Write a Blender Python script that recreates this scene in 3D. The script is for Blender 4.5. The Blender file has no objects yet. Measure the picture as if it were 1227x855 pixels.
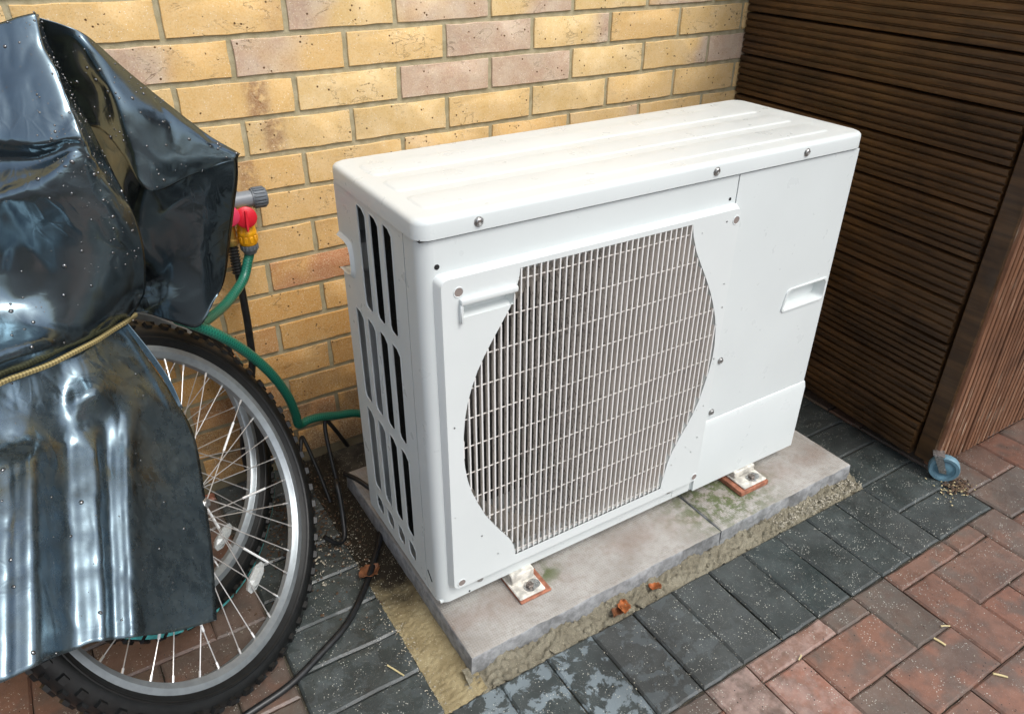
import bpy, bmesh, math, random
from math import sin, cos, pi, radians, sqrt, atan2
from mathutils import Vector, Matrix, noise
from mathutils.geometry import delaunay_2d_cdt

random.seed(7)
SC = bpy.context.scene
COL = SC.collection

# ------------------------------------------------------------------ camera
cam_d = bpy.data.cameras.new('camera')
cam = bpy.data.objects.new('camera', cam_d)
COL.objects.link(cam)
RXm = Matrix.Rotation(1.034793, 3, 'X')
ROLL = Matrix.Rotation(0.0073865, 3, 'Z')
RZm = Matrix.Rotation(-0.559773, 3, 'Z')
cam.matrix_world = Matrix.Translation((-0.23740594, -1.56107561, 0.21164837)) @ (RZm @ RXm @ ROLL).to_4x4()
cam_d.sensor_width = 36.0
cam_d.lens = 907.0643 / 1227.0 * 36.0
cam_d.clip_start = 0.02
cam_d.clip_end = 500.0
SC.camera = cam

# ------------------------------------------------------------------ sky and sun (overcast)
SUN_EL, SUN_AZ = radians(56), radians(160)
W = bpy.data.worlds.new('World')
SC.world = W
W.use_nodes = True
wn = W.node_tree.nodes
wl = W.node_tree.links
bg = wn['Background']
sky = wn.new('ShaderNodeTexSky')
sky.sky_type = 'NISHITA'
sky.sun_disc = False
sky.sun_elevation = SUN_EL
sky.sun_rotation = SUN_AZ
sky.air_density = 1.0
sky.dust_density = 4.0
sky.ozone_density = 1.0
hsv = wn.new('ShaderNodeHueSaturation')
hsv.inputs['Saturation'].default_value = 0.58
wl.new(sky.outputs[0], hsv.inputs['Color'])
wl.new(hsv.outputs[0], bg.inputs['Color'])
bg.inputs['Strength'].default_value = 0.15
sl = bpy.data.lights.new('sun', 'SUN')
sl.energy = 0.95
sl.angle = radians(25)
sl.color = (0.97, 1.0, 0.985)
so = bpy.data.objects.new('sun', sl)
COL.objects.link(so)
sdir = Vector((sin(SUN_AZ) * cos(SUN_EL), cos(SUN_AZ) * cos(SUN_EL), sin(SUN_EL)))
so.rotation_euler = sdir.to_track_quat('Z', 'Y').to_euler()
so.location = sdir * 6

SC.view_settings.view_transform = 'Standard'
SC.view_settings.look = 'None'
SC.view_settings.gamma = 1.0
SC.view_settings.exposure = 0.52
SC.view_settings.use_curve_mapping = False

# ------------------------------------------------------------------ mesh helpers
class MB:
    def __init__(self):
        self.v = []
        self.f = []
    def add(self, vs, fs):
        o = len(self.v)
        self.v += [tuple(p) for p in vs]
        self.f += [tuple(o + i for i in f) for f in fs]
        return self
    def box(self, x0, x1, y0, y1, z0, z1, b=0.0, seg=1, M=None):
        bm = bmesh.new()
        bmesh.ops.create_cube(bm, size=1.0)
        for v in bm.verts:
            v.co = Vector(((x0 + x1) / 2 + v.co.x * (x1 - x0), (y0 + y1) / 2 + v.co.y * (y1 - y0), (z0 + z1) / 2 + v.co.z * (z1 - z0)))
        if b > 0:
            bmesh.ops.bevel(bm, geom=bm.edges[:], offset=b, segments=seg, profile=0.5, affect='EDGES')
        bm.verts.index_update()
        vs = [v.co.copy() for v in bm.verts]
        fs = [[v.index for v in f.verts] for f in bm.faces]
        bm.free()
        if M is not None:
            vs = [M @ v for v in vs]
        return self.add(vs, fs)
    def tube(self, pts, r, seg=10, cap=True, closed=False):
        pts = [Vector(p) for p in pts]
        n = len(pts)
        rs = r if isinstance(r, (list, tuple)) else [r] * n
        nrm = None
        vs = []
        for i, p in enumerate(pts):
            if closed:
                t = pts[(i + 1) % n] - pts[i - 1]
            else:
                t = pts[min(i + 1, n - 1)] - pts[max(i - 1, 0)]
            t.normalize()
            if nrm is None:
                nrm = t.orthogonal().normalized()
            else:
                nrm = nrm - t * nrm.dot(t)
                if nrm.length < 1e-6:
                    nrm = t.orthogonal()
                nrm.normalize()
            bi = t.cross(nrm)
            for k in range(seg):
                a = 2 * pi * k / seg
                vs.append(p + (nrm * cos(a) + bi * sin(a)) * rs[i])
        fs = []
        m = n if closed else n - 1
        for i in range(m):
            j = (i + 1) % n
            for k in range(seg):
                l = (k + 1) % seg
                fs.append((i * seg + k, i * seg + l, j * seg + l, j * seg + k))
        if cap and not closed:
            fs.append(tuple(reversed(range(seg))))
            fs.append(tuple(range((n - 1) * seg, n * seg)))
        return self.add(vs, fs)
    def lathe(self, prof, M, seg=24, closed=False, cap=True):
        # prof: (radius, height) along local Z of M
        vs = []
        for (r, h) in prof:
            for k in range(seg):
                a = 2 * pi * k / seg
                vs.append(M @ Vector((r * cos(a), r * sin(a), h)))
        fs = []
        n = len(prof)
        for i in range(n if closed else n - 1):
            j = (i + 1) % n
            for k in range(seg):
                l = (k + 1) % seg
                fs.append((i * seg + k, i * seg + l, j * seg + l, j * seg + k))
        if cap and not closed:
            if prof[0][0] > 1e-5:
                fs.append(tuple(reversed(range(seg))))
            if prof[-1][0] > 1e-5:
                fs.append(tuple(range((n - 1) * seg, n * seg)))
        return self.add(vs, fs)
    def plate(self, outer, holes, t0, t1, mp):
        # flat plate with holes, front at t0 and back at t1, mp(u, w, t) -> point
        pts = []
        edges = []
        for lp in [outer] + holes:
            o = len(pts)
            pts += [Vector(p) for p in lp]
            edges += [(o + i, o + (i + 1) % len(lp)) for i in range(len(lp))]
        r = delaunay_2d_cdt(pts, edges, [], 0, 1e-6)
        v2 = r[0]
        def pin(lp, x, y):
            c = False
            for i in range(len(lp)):
                (xa, ya), (xb_, yb_) = lp[i][:2], lp[(i + 1) % len(lp)][:2]
                if (ya > y) != (yb_ > y) and x < (xb_ - xa) * (y - ya) / (yb_ - ya) + xa: c = not c
            return c
        f2 = []
        for f in r[2]:
            x = sum(v2[i].x for i in f) / len(f); y = sum(v2[i].y for i in f) / len(f)
            if pin(outer, x, y) and not any(pin(h, x, y) for h in holes): f2.append(tuple(f))
        n = len(v2)
        vs = [mp(p.x, p.y, t0) for p in v2] + [mp(p.x, p.y, t1) for p in v2]
        fs = [tuple(f) for f in f2] + [tuple(n + i for i in reversed(f)) for f in f2]
        cnt = {}
        for f in f2:
            for i in range(len(f)):
                a, b = f[i], f[(i + 1) % len(f)]
                cnt[(a, b)] = 1
        for (a, b) in cnt:
            if (b, a) not in cnt:
                fs.append((b, a, n + a, n + b))
        return self.add(vs, fs)
    def ring_stack(self, rings, cap0=True, cap1=True):
        n = len(rings[0])
        vs = [p for r in rings for p in r]
        fs = []
        for i in range(len(rings) - 1):
            for k in range(n):
                l = (k + 1) % n
                fs.append((i * n + k, i * n + l, (i + 1) * n + l, (i + 1) * n + k))
        if cap0:
            fs.append(tuple(reversed(range(n))))
        if cap1:
            fs.append(tuple(range((len(rings) - 1) * n, len(rings) * n)))
        return self.add(vs, fs)
    def mesh(self, name, smooth=None, fix=True):
        me = bpy.data.meshes.new(name)
        me.from_pydata(self.v, [], self.f)
        if fix:
            bm = bmesh.new()
            bm.from_mesh(me)
            bmesh.ops.recalc_face_normals(bm, faces=bm.faces[:])
            bm.to_mesh(me)
            bm.free()
        if smooth is not None:
            me.polygons.foreach_set('use_smooth', [True] * len(me.polygons))
            me.set_sharp_from_angle(angle=radians(smooth))
        me.update()
        return me

def link(name, me, mat, parent=None, loc=(0, 0, 0), rot=(0, 0, 0)):
    o = bpy.data.objects.new(name, me)
    COL.objects.link(o)
    o.location = loc
    o.rotation_euler = rot
    if mat is not None and len(me.materials) == 0:
        me.materials.append(mat)
    if parent is not None:
        o.parent = parent
    return o

def base_of(parent):
    p = Vector((0, 0, 0))
    while parent is not None:
        p += parent.location
        parent = parent.parent
    return p

def part(name, mb, mat, parent=None, smooth=None, origin=None, fix=True):
    """mesh built in world coordinates; its origin goes to `origin` (or the parent's place)"""
    pb = base_of(parent)
    og = Vector(origin) if origin is not None else pb
    mb.v = [tuple(Vector(v) - og) for v in mb.v]
    return link(name, mb.mesh(name, smooth, fix), mat, parent, og - pb)

def tag(o, label=None, cat=None, group=None, kind=None):
    if label: o['label'] = label
    if cat: o['category'] = cat
    if group: o['group'] = group
    if kind: o['kind'] = kind
    return o

def empty(name, loc, label, cat, group=None):
    o = bpy.data.objects.new(name, None)
    o.empty_display_size = 0.05
    COL.objects.link(o)
    o.location = loc
    return tag(o, label, cat, group)

def spline(pts, n=8):
    """Catmull-Rom through the points"""
    P = [Vector(p) for p in pts]
    out = []
    for i in range(len(P) - 1):
        p0 = P[i - 1] if i > 0 else P[0] * 2 - P[1]
        p1, p2 = P[i], P[i + 1]
        p3 = P[i + 2] if i + 2 < len(P) else P[-1] * 2 - P[-2]
        for k in range(n):
            t = k / n
            out.append(0.5 * ((2 * p1) + (p2 - p0) * t + (2 * p0 - 5 * p1 + 4 * p2 - p3) * t * t + (3 * p1 - p0 - 3 * p2 + p3) * t ** 3))
    out.append(P[-1].copy())
    return out

def frame(o, x, y, z):
    x, y, z = Vector(x), Vector(y), Vector(z)
    return Matrix(((x.x, y.x, z.x, o[0]), (x.y, y.y, z.y, o[1]), (x.z, y.z, z.z, o[2]), (0, 0, 0, 1)))

def axis_frame(o, z):
    z = Vector(z).normalized()
    x = z.orthogonal().normalized()
    return frame(o, x, z.cross(x), z)

# ------------------------------------------------------------------ materials
class NT:
    def __init__(self, name):
        self.m = bpy.data.materials.new(name)
        self.m.use_nodes = True
        self.t = self.m.node_tree
        self.b = self.t.nodes['Principled BSDF']
        self.pos = self.t.nodes.new('ShaderNodeNewGeometry').outputs['Position']
    def new(self, k, **kw):
        n = self.t.nodes.new(k)
        for a, v in kw.items():
            setattr(n, a, v)
        return n
    def put(self, sock, v):
        if isinstance(v, bpy.types.NodeSocket):
            self.t.links.new(v, sock)
        else:
            sock.default_value = v
    def set(self, **kw):
        names = dict(color='Base Color', rough='Roughness', metal='Metallic', spec='Specular IOR Level', ior='IOR', coat='Coat Weight', coatr='Coat Roughness', normal='Normal', trans='Transmission Weight', tint='Specular Tint')
        for k, v in kw.items():
            if k in ('color', 'tint') and isinstance(v, tuple) and len(v) == 3:
                v = v + (1,)
            self.put(self.b.inputs[names[k]], v)
        return self
    def scale(self, vec, s):
        n = self.new('ShaderNodeVectorMath', operation='MULTIPLY')
        self.put(n.inputs[0], vec); n.inputs[1].default_value = s
        return n.outputs[0]
    def noise(self, scale, detail=3, rough=0.55, vec=None, dist=0.0):
        n = self.new('ShaderNodeTexNoise')
        self.put(n.inputs['Vector'], vec if vec is not None else self.pos)
        n.inputs['Scale'].default_value = scale; n.inputs['Detail'].default_value = detail
        n.inputs['Roughness'].default_value = rough; n.inputs['Distortion'].default_value = dist
        return n.outputs['Fac']
    def voro(self, scale, vec=None, feature='F1', out='Distance', rnd=1.0):
        n = self.new('ShaderNodeTexVoronoi', feature=feature)
        self.put(n.inputs['Vector'], vec if vec is not None else self.pos)
        n.inputs['Scale'].default_value = scale
        if 'Randomness' in n.inputs: n.inputs['Randomness'].default_value = rnd
        return n.outputs[out]
    def math(self, op, a, b=0.0, c=None, clamp=False):
        n = self.new('ShaderNodeMath', operation=op, use_clamp=clamp)
        self.put(n.inputs[0], a); self.put(n.inputs[1], b)
        if c is not None: self.put(n.inputs[2], c)
        return n.outputs[0]
    def ramp(self, fac, lo, hi, a=0.0, b=1.0):
        n = self.new('ShaderNodeMapRange', interpolation_type='SMOOTHSTEP')
        self.put(n.inputs['Value'], fac)
        n.inputs['From Min'].default_value = lo; n.inputs['From Max'].default_value = hi
        n.inputs['To Min'].default_value = a; n.inputs['To Max'].default_value = b
        return n.outputs['Result']
    def mix(self, fac, a, b, mode='MIX'):
        n = self.new('ShaderNodeMix', data_type='RGBA', blend_type=mode)
        self.put(n.inputs[0], fac)
        for s, v in ((n.inputs[6], a), (n.inputs[7], b)):
            if isinstance(v, tuple) and len(v) == 3: v = v + (1,)
            self.put(s, v)
        return n.outputs[2]
    def attr(self, name):
        n = self.new('ShaderNodeAttribute', attribute_type='OBJECT', attribute_name=name)
        return n.outputs['Fac']
    def rand(self):
        return self.new('ShaderNodeObjectInfo').outputs['Random']
    def sep(self, vec=None):
        n = self.new('ShaderNodeSeparateXYZ')
        self.put(n.inputs[0], vec if vec is not None else self.pos)
        return n.outputs
    def bump(self, h, strength=0.3, dist=0.002, normal=None):
        n = self.new('ShaderNodeBump')
        n.inputs['Strength'].default_value = strength; n.inputs['Distance'].default_value = dist
        self.put(n.inputs['Height'], h)
        if normal is not None: self.put(n.inputs['Normal'], normal)
        return n.outputs[0]

def simple(name, color, rough=0.5, metal=0.0, nz=0.0, nscale=40, bump=0.0, bscale=200, **kw):
    n = NT(name)
    col = color
    if nz > 0:
        f = n.noise(nscale, 4)
        col = n.mix(n.ramp(f, 0.3, 0.7), tuple(c * (1 - nz) for c in color), tuple(min(1, c * (1 + nz)) for c in color))
    n.set(color=col, rough=rough, metal=metal, **kw)
    if bump > 0:
        n.set(normal=n.bump(n.noise(bscale, 3), bump, 0.001))
    return n.m

def mat_brick():
    n = NT('brick_face')
    tc = n.new('ShaderNodeTexCoord').outputs['Object']
    xl = n.sep(tc)[0]
    f1 = n.noise(22, 4)
    f2 = n.noise(7, 2)
    rnd = n.rand()
    y = n.mix(n.ramp(f1, 0.3, 0.7), (0.68, 0.465, 0.195), (0.77, 0.57, 0.30))
    y = n.mix(n.math('MULTIPLY', rnd, 0.55), y, (0.68, 0.385, 0.12))
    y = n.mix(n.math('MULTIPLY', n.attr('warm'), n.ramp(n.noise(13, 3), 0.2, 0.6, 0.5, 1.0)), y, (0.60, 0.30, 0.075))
    p = n.mix(n.ramp(f1, 0.3, 0.7), (0.50, 0.335, 0.245), (0.60, 0.47, 0.36))
    pk = n.math('ADD', n.attr('pink'), n.math('MULTIPLY', xl, n.math('MULTIPLY', n.attr('grad'), 9.0)))
    pk = n.ramp(n.math('ADD', pk, n.math('MULTIPLY', n.math('SUBTRACT', f2, 0.5), 0.9)), 0.32, 0.72)
    c = n.mix(pk, y, p)
    c = n.mix(n.math('MULTIPLY', n.attr('red'), n.ramp(f2, 0.3, 0.55)), c, (0.42, 0.165, 0.085))
    c = n.mix(n.math('MULTIPLY', n.attr('damp_shade'), n.ramp(n.noise(14, 4), 0.25, 0.6)), c, (0.16, 0.085, 0.04))
    # stain strip carried by some bricks
    st = n.math('SUBTRACT', 1.0, n.ramp(n.math('ABSOLUTE', n.math('SUBTRACT', xl, n.attr('stainx'))), 0.006, 0.035))
    st = n.math('MULTIPLY', n.math('MULTIPLY', st, n.attr('stain')), n.ramp(n.noise(60, 4), 0.3, 0.55))
    c = n.mix(st, c, (0.30, 0.15, 0.075))
    gr = n.noise(420, 2)
    c = n.mix(n.ramp(gr, 0.35, 0.75, 0.0, 0.35), c, (0.78, 0.66, 0.42))
    c = n.mix(n.ramp(n.noise(300, 3), 0.58, 0.72, 0.0, 0.6), c, (0.36, 0.21, 0.08))
    sp = n.math('LESS_THAN', n.voro(210), 0.17)
    sp = n.math('MULTIPLY', sp, n.math('GREATER_THAN', n.noise(35, 2), 0.53))
    c = n.mix(n.math('MULTIPLY', sp, 0.75), c, (0.86, 0.80, 0.65))
    vec = n.scale(n.pos, (1.0, 1.0, 2.2))
    cr = n.math('ABSOLUTE', n.math('SUBTRACT', n.noise(17, 5, 0.6, vec, 0.6), 0.5))
    crk = n.math('MULTIPLY', n.math('SUBTRACT', 1.0, n.ramp(cr, 0.002, 0.012)), n.ramp(n.noise(11, 2), 0.52, 0.62))
    pv = n.voro(75)
    pit = n.math('MULTIPLY', n.math('SUBTRACT', 1.0, n.ramp(pv, 0.10, 0.19)), n.math('GREATER_THAN', n.noise(23, 2), 0.54))
    dk = n.math('MAXIMUM', n.math('MULTIPLY', crk, 0.5), pit)
    c = n.mix(dk, c, (0.13, 0.065, 0.025))
    h = n.math('ADD', n.math('MULTIPLY', n.noise(130, 5, 0.7), 0.8), n.math('MULTIPLY', n.noise(30, 3), 0.8))
    h = n.math('SUBTRACT', h, n.math('MULTIPLY', dk, 1.2))
    n.set(color=c, rough=0.82, spec=0.3, normal=n.bump(h, 0.6, 0.0018))
    return n.m

def mat_mortar():
    n = NT('mortar')
    c = n.mix(n.ramp(n.noise(40, 4), 0.3, 0.7), (0.34, 0.30, 0.185), (0.47, 0.42, 0.285))
    c = n.mix(n.ramp(n.noise(500, 2), 0.55, 0.75, 0, 0.6), c, (0.20, 0.16, 0.09))
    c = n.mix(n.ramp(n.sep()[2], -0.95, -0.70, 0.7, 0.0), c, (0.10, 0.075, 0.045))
    n.set(color=c, rough=0.95, spec=0.15, normal=n.bump(n.noise(350, 4, 0.7), 0.8, 0.0015))
    return n.m

def mat_paver(black):
    n = NT('black_block' if black else 'red_block')
    t = n.attr('tint')
    f1, f2 = n.noise(16, 4), n.noise(60, 4)
    if black:
        c = n.mix(n.ramp(f1, 0.3, 0.7), (0.026, 0.036, 0.035), (0.056, 0.070, 0.068))
        c = n.mix(n.math('MULTIPLY', t, 0.5), c, (0.075, 0.072, 0.066))
    else:
        c = n.mix(n.ramp(t, 0.0, 0.5), (0.34, 0.125, 0.072), (0.205, 0.108, 0.074))
        c = n.mix(n.ramp(t, 0.5, 1.0), c, (0.125, 0.098, 0.078))
        pt = n.ramp(n.math('ADD', f1, n.math('MULTIPLY', n.math('SUBTRACT', n.rand(), 0.5), 0.25)), 0.42, 0.62)
        c = n.mix(n.math('MULTIPLY', pt, 0.75), c, (0.10, 0.088, 0.074))
        c = n.mix(n.math('MULTIPLY', n.attr('pale'), n.ramp(n.noise(26, 5, 0.65), 0.38, 0.62, 0.15, 0.8)), c, (0.40, 0.29, 0.25))
    c = n.mix(n.ramp(f2, 0.35, 0.75, 0.0, 0.45), c, (0.028, 0.028, 0.026) if black else (0.10, 0.055, 0.04))
    # sky reflected in the water film, painted as paler blotches on some blocks
    bl = n.math('MULTIPLY', n.attr('sky_sheen'), n.ramp(n.noise(30, 5, 0.62, dist=0.4), 0.50, 0.56))
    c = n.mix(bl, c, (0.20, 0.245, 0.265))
    # aggregate specks
    sv = n.voro(215)
    sel = n.math('GREATER_THAN', n.noise(38, 3), 0.53)
    sp = n.math('MULTIPLY', n.math('LESS_THAN', sv, 0.22), sel)
    sp2 = n.math('MULTIPLY', n.math('LESS_THAN', n.voro(420), 0.20), n.math('GREATER_THAN', n.noise(90, 2), 0.5))
    c = n.mix(n.math('MULTIPLY', sp, n.ramp(n.noise(300, 1), 0.32, 0.55)), c, (0.50, 0.50, 0.44))
    c = n.mix(n.math('MULTIPLY', sp2, 0.45), c, (0.36, 0.36, 0.33))
    dp = n.math('MULTIPLY', n.math('LESS_THAN', n.voro(110), 0.14), n.math('GREATER_THAN', n.noise(33, 2), 0.58))
    c = n.mix(dp, c, (0.012, 0.012, 0.012))
    r = n.ramp(n.noise(9, 3), 0.35, 0.65, 0.27, 0.56)
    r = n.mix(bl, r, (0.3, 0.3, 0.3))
    h = n.math('ADD', n.noise(260, 4, 0.7), n.math('MULTIPLY', n.noise(35, 3), 0.6))
    c = n.mix(n.ramp(n.noise(3.3, 3), 0.45, 0.7, 0.0, 0.4), c, (0.022, 0.022, 0.021))
    n.set(color=c, rough=r, spec=0.5, normal=n.bump(h, 0.5, 0.0015))
    return n.m

def mat_joint():
    n = NT('joint_sand')
    c = n.mix(n.ramp(n.noise(25, 4), 0.3, 0.7), (0.035, 0.032, 0.026), (0.085, 0.075, 0.055))
    sp = n.math('MULTIPLY', n.math('LESS_THAN', n.voro(300), 0.25), n.math('GREATER_THAN', n.noise(60, 2), 0.55))
    c = n.mix(sp, c, (0.40, 0.37, 0.28))
    n.set(color=c, rough=0.95, spec=0.2, normal=n.bump(n.noise(400, 3), 0.8, 0.002))
    return n.m

def mat_ground():
    n = NT('ground_blocks')
    br = n.new('ShaderNodeTexBrick')
    n.put(br.inputs['Vector'], n.pos)
    br.inputs['Scale'].default_value = 1.0
    br.inputs['Brick Width'].default_value = 0.205
    br.inputs['Row Height'].default_value = 0.1025
    br.inputs['Mortar Size'].default_value = 0.003
    br.inputs['Color1'].default_value = (0.085, 0.055, 0.045, 1)
    br.inputs['Color2'].default_value = (0.055, 0.05, 0.046, 1)
    br.inputs['Mortar'].default_value = (0.03, 0.03, 0.025, 1)
    c = n.mix(n.ramp(n.noise(30, 4), 0.3, 0.75, 0, 0.5), br.outputs['Color'], (0.08, 0.06, 0.05))
    n.set(color=c, rough=0.7, normal=n.bump(n.noise(120, 4), 0.4, 0.002))
    return n.m

def mat_sand(name, ca, cb, cg, bs=0.003):
    n = NT(name)
    c = n.mix(n.ramp(n.noise(18, 4), 0.3, 0.7), ca, cb)
    c = n.mix(n.ramp(n.noise(500, 3), 0.5, 0.75, 0, 0.6), c, cg)
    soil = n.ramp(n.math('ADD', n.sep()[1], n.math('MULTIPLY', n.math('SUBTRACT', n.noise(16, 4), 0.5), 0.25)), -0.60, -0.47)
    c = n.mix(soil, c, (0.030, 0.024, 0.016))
    sp = n.math('MULTIPLY', n.math('LESS_THAN', n.voro(330), 0.22), n.math('GREATER_THAN', n.noise(80, 2), 0.5))
    c = n.mix(n.math('MULTIPLY', sp, 0.7), c, (0.62, 0.57, 0.42))
    n.set(color=c, rough=0.9, spec=0.2, normal=n.bump(n.noise(330, 6, 0.8), 1.0, bs))
    return n.m

def mat_slab(algae):
    n = NT('concrete_slab_face')
    x, y, z = n.sep()
    c = n.mix(n.ramp(n.noise(9, 4), 0.3, 0.7), (0.275, 0.258, 0.232), (0.385, 0.372, 0.345))
    c = n.mix(n.ramp(n.noise(70, 5, 0.7), 0.4, 0.75, 0, 0.5), c, (0.20, 0.165, 0.13))
    # rusty run-off near the casing
    near = n.math('SUBTRACT', 1.0, n.ramp(n.math('ABSOLUTE', n.math('SUBTRACT', y, -0.695)), 0.0, 0.06))
    rust = n.math('MULTIPLY', near, n.ramp(n.noise(11, 3), 0.40, 0.62))
    c = n.mix(n.math('MULTIPLY', rust, 0.34), c, (0.19, 0.11, 0.075))
    bx = n.math('SUBTRACT', x, 0.87)
    d = n.math('SQRT', n.math('ADD', n.math('MULTIPLY', bx, n.math('MULTIPLY', bx, 0.5)), n.math('POWER', n.math('ADD', y, 0.69), 2.0)))
    g = n.math('MULTIPLY', n.math('SUBTRACT', 1.0, n.ramp(d, 0.03, 0.15)), n.ramp(n.noise(48, 6, 0.75), 0.40, 0.58))
    bx2 = n.math('SUBTRACT', x, 0.40)
    d2 = n.math('SQRT', n.math('ADD', n.math('MULTIPLY', bx2, bx2), n.math('POWER', n.math('ADD', y, 0.67), 2.0)))
    g2 = n.math('MULTIPLY', n.math('SUBTRACT', 1.0, n.ramp(d2, 0.0, 0.06)), n.ramp(n.noise(28, 4), 0.40, 0.6))
    c = n.mix(n.math('MULTIPLY', n.math('MAXIMUM', g, g2), 0.9), c, (0.062, 0.088, 0.016))
    bl = n.math('MULTIPLY', n.math('LESS_THAN', n.voro(14), 0.09), n.math('GREATER_THAN', n.noise(7, 2), 0.5))
    c = n.mix(n.math('MULTIPLY', bl, n.ramp(n.noise(150, 3), 0.3, 0.5)), c, (0.14, 0.065, 0.045))
    # cast dimples of the anti-slip face
    rot = n.new('ShaderNodeMapping')
    n.put(rot.inputs['Vector'], n.pos)
    rot.inputs['Rotation'].default_value = (0, 0, radians(45))
    rot.inputs['Scale'].default_value = (1, 1, 0)
    rx, ry, rz = n.sep(rot.outputs[0])
    k = 2 * pi / 0.0072
    dm = n.math('MULTIPLY', n.math('SINE', n.math('MULTIPLY', rx, k)), n.math('SINE', n.math('MULTIPLY', ry, k)))
    up = n.sep(n.new('ShaderNodeNewGeometry').outputs['True Normal'])[2]
    dm = n.math('MULTIPLY', dm, n.ramp(up, 0.7, 0.95))
    c = n.mix(n.ramp(dm, 0.1, 0.8, 0, 0.26), c, (0.13, 0.11, 0.09))
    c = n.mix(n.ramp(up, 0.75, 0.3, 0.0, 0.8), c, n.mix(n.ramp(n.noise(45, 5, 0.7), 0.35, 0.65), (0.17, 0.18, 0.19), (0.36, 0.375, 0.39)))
    h = n.math('ADD', n.math('MULTIPLY', dm, -0.5), n.math('MULTIPLY', n.noise(180, 4, 0.7), 0.8))
    n.set(color=c, rough=0.68, spec=0.4, normal=n.bump(h, 0.5, 0.0012))
    return n.m

def mat_wood(name, dark, light, ax, wear=0.0):
    n = NT(name)
    s = [30.0, 30.0, 30.0]
    s[ax] = 1.6
    vec = n.scale(n.pos, tuple(s))
    g = n.noise(2.2, 5, 0.65, vec, 0.4)
    c = n.mix(n.ramp(g, 0.3, 0.7), dark, light)
    c = n.mix(n.math('MULTIPLY', n.rand(), 0.35), c, tuple(v * 0.6 for v in dark))
    c = n.mix(n.ramp(n.noise(9, 4), 0.50, 0.75, 0, 0.6), c, tuple(v * 0.45 for v in dark))
    w = n.math('MULTIPLY', n.ramp(n.noise(5.5, 5, 0.7, vec), 0.62 - wear, 0.72 - wear), n.ramp(n.noise(7, 3), 0.46 - wear, 0.60 - wear))
    c = n.mix(n.math('MULTIPLY', w, 0.8), c, (0.46, 0.36, 0.26) if wear else (0.20, 0.13, 0.075))
    n.set(color=c, rough=n.ramp(n.noise(14, 3), 0.3, 0.7, 0.33, 0.6), spec=0.45, normal=n.bump(g, 0.35, 0.0012))
    return n.m

def mat_white(name, c0=(0.655, 0.70, 0.695), rough=0.32):
    n = NT(name)
    c = n.mix(n.ramp(n.noise(5, 4), 0.35, 0.7), c0, tuple(v * 0.965 for v in c0))
    n.set(color=c, rough=n.ramp(n.noise(24, 3), 0.3, 0.7, rough - 0.05, rough + 0.08), spec=0.5, normal=n.bump(n.noise(3.5, 2), 0.05, 0.003))
    return n.m

def mat_slat():
    n = NT('grille_plastic')
    vec = n.scale(n.pos, (1.0, 1.0, 0.25))
    c = n.mix(n.ramp(n.noise(40, 4, 0.6, vec), 0.3, 0.7), (0.70, 0.66, 0.615), (0.80, 0.76, 0.715))
    x, y, z = n.sep()
    fr = n.ramp(y, -0.6805, -0.6790, 0.0, 1.0)
    c = n.mix(fr, (0.72, 0.72, 0.70), c)
    ds = n.noise(130, 4, 0.75)
    dx = n.math('SUBTRACT', 1.0, n.ramp(n.math('ABSOLUTE', n.math('SUBTRACT', x, 0.40)), 0.02, 0.19))
    d = n.math('MULTIPLY', n.ramp(n.math('ADD', ds, n.math('MULTIPLY', dx, 0.09)), 0.60, 0.70), fr)
    c = n.mix(n.math('MULTIPLY', d, 0.8), c, (0.07, 0.05, 0.04))
    n.set(color=c, rough=0.5, spec=0.4)
    return n.m

def mat_cover():
    n = NT('black_polythene')
    dust = n.attr('dusty')
    g = n.noise(34, 6, 0.72)
    fine = n.noise(160, 4, 0.7)
    m = n.math('MULTIPLY', dust, n.ramp(g, 0.30, 0.75))
    x, y, z = n.sep()
    c = n.mix(n.math('MULTIPLY', m, n.ramp(fine, 0.3, 0.7, 0.25, 0.8)), (0.004, 0.005, 0.006), (0.060, 0.074, 0.076))
    r = n.math('ADD', n.ramp(n.noise(21, 4), 0.35, 0.7, 0.13, 0.22), n.math('MULTIPLY', n.attr('wet'), 0.07))
    r = n.mix(m, r, (0.34, 0.34, 0.34))
    wv = n.new('ShaderNodeVectorMath', operation='ADD')
    nzc = n.new('ShaderNodeTexNoise'); nzc.inputs['Scale'].default_value = 7.0
    n.put(nzc.inputs['Vector'], n.pos)
    n.put(wv.inputs[0], n.pos); n.put(wv.inputs[1], n.scale(nzc.outputs['Color'], (0.09, 0.09, 0.09)))
    e1 = n.ramp(n.voro(15, n.scale(wv.outputs[0], (1.0, 1.0, 0.55)), 'DISTANCE_TO_EDGE'), 0.0, 0.10)
    e2 = n.ramp(n.voro(38, wv.outputs[0], 'DISTANCE_TO_EDGE'), 0.0, 0.12)
    msk = n.ramp(n.noise(5, 2), 0.45, 0.62)
    h = n.math('ADD', n.noise(9, 2), n.math('MULTIPLY', n.math('SUBTRACT', 1.0, e1), n.math('MULTIPLY', msk, 0.50)))
    h = n.math('ADD', h, n.math('MULTIPLY', n.math('SUBTRACT', 1.0, e2), n.math('MULTIPLY', msk, 0.16)))
    n.set(color=c, rough=r, ior=n.math('SUBTRACT', n.math('ADD', n.math('MULTIPLY', n.attr('wet'), 1.2), 2.2), n.math('MULTIPLY', m, 1.1)), tint=(0.64, 0.86, 1.0), normal=n.bump(h, 0.16, 0.005))
    return n.m

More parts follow.
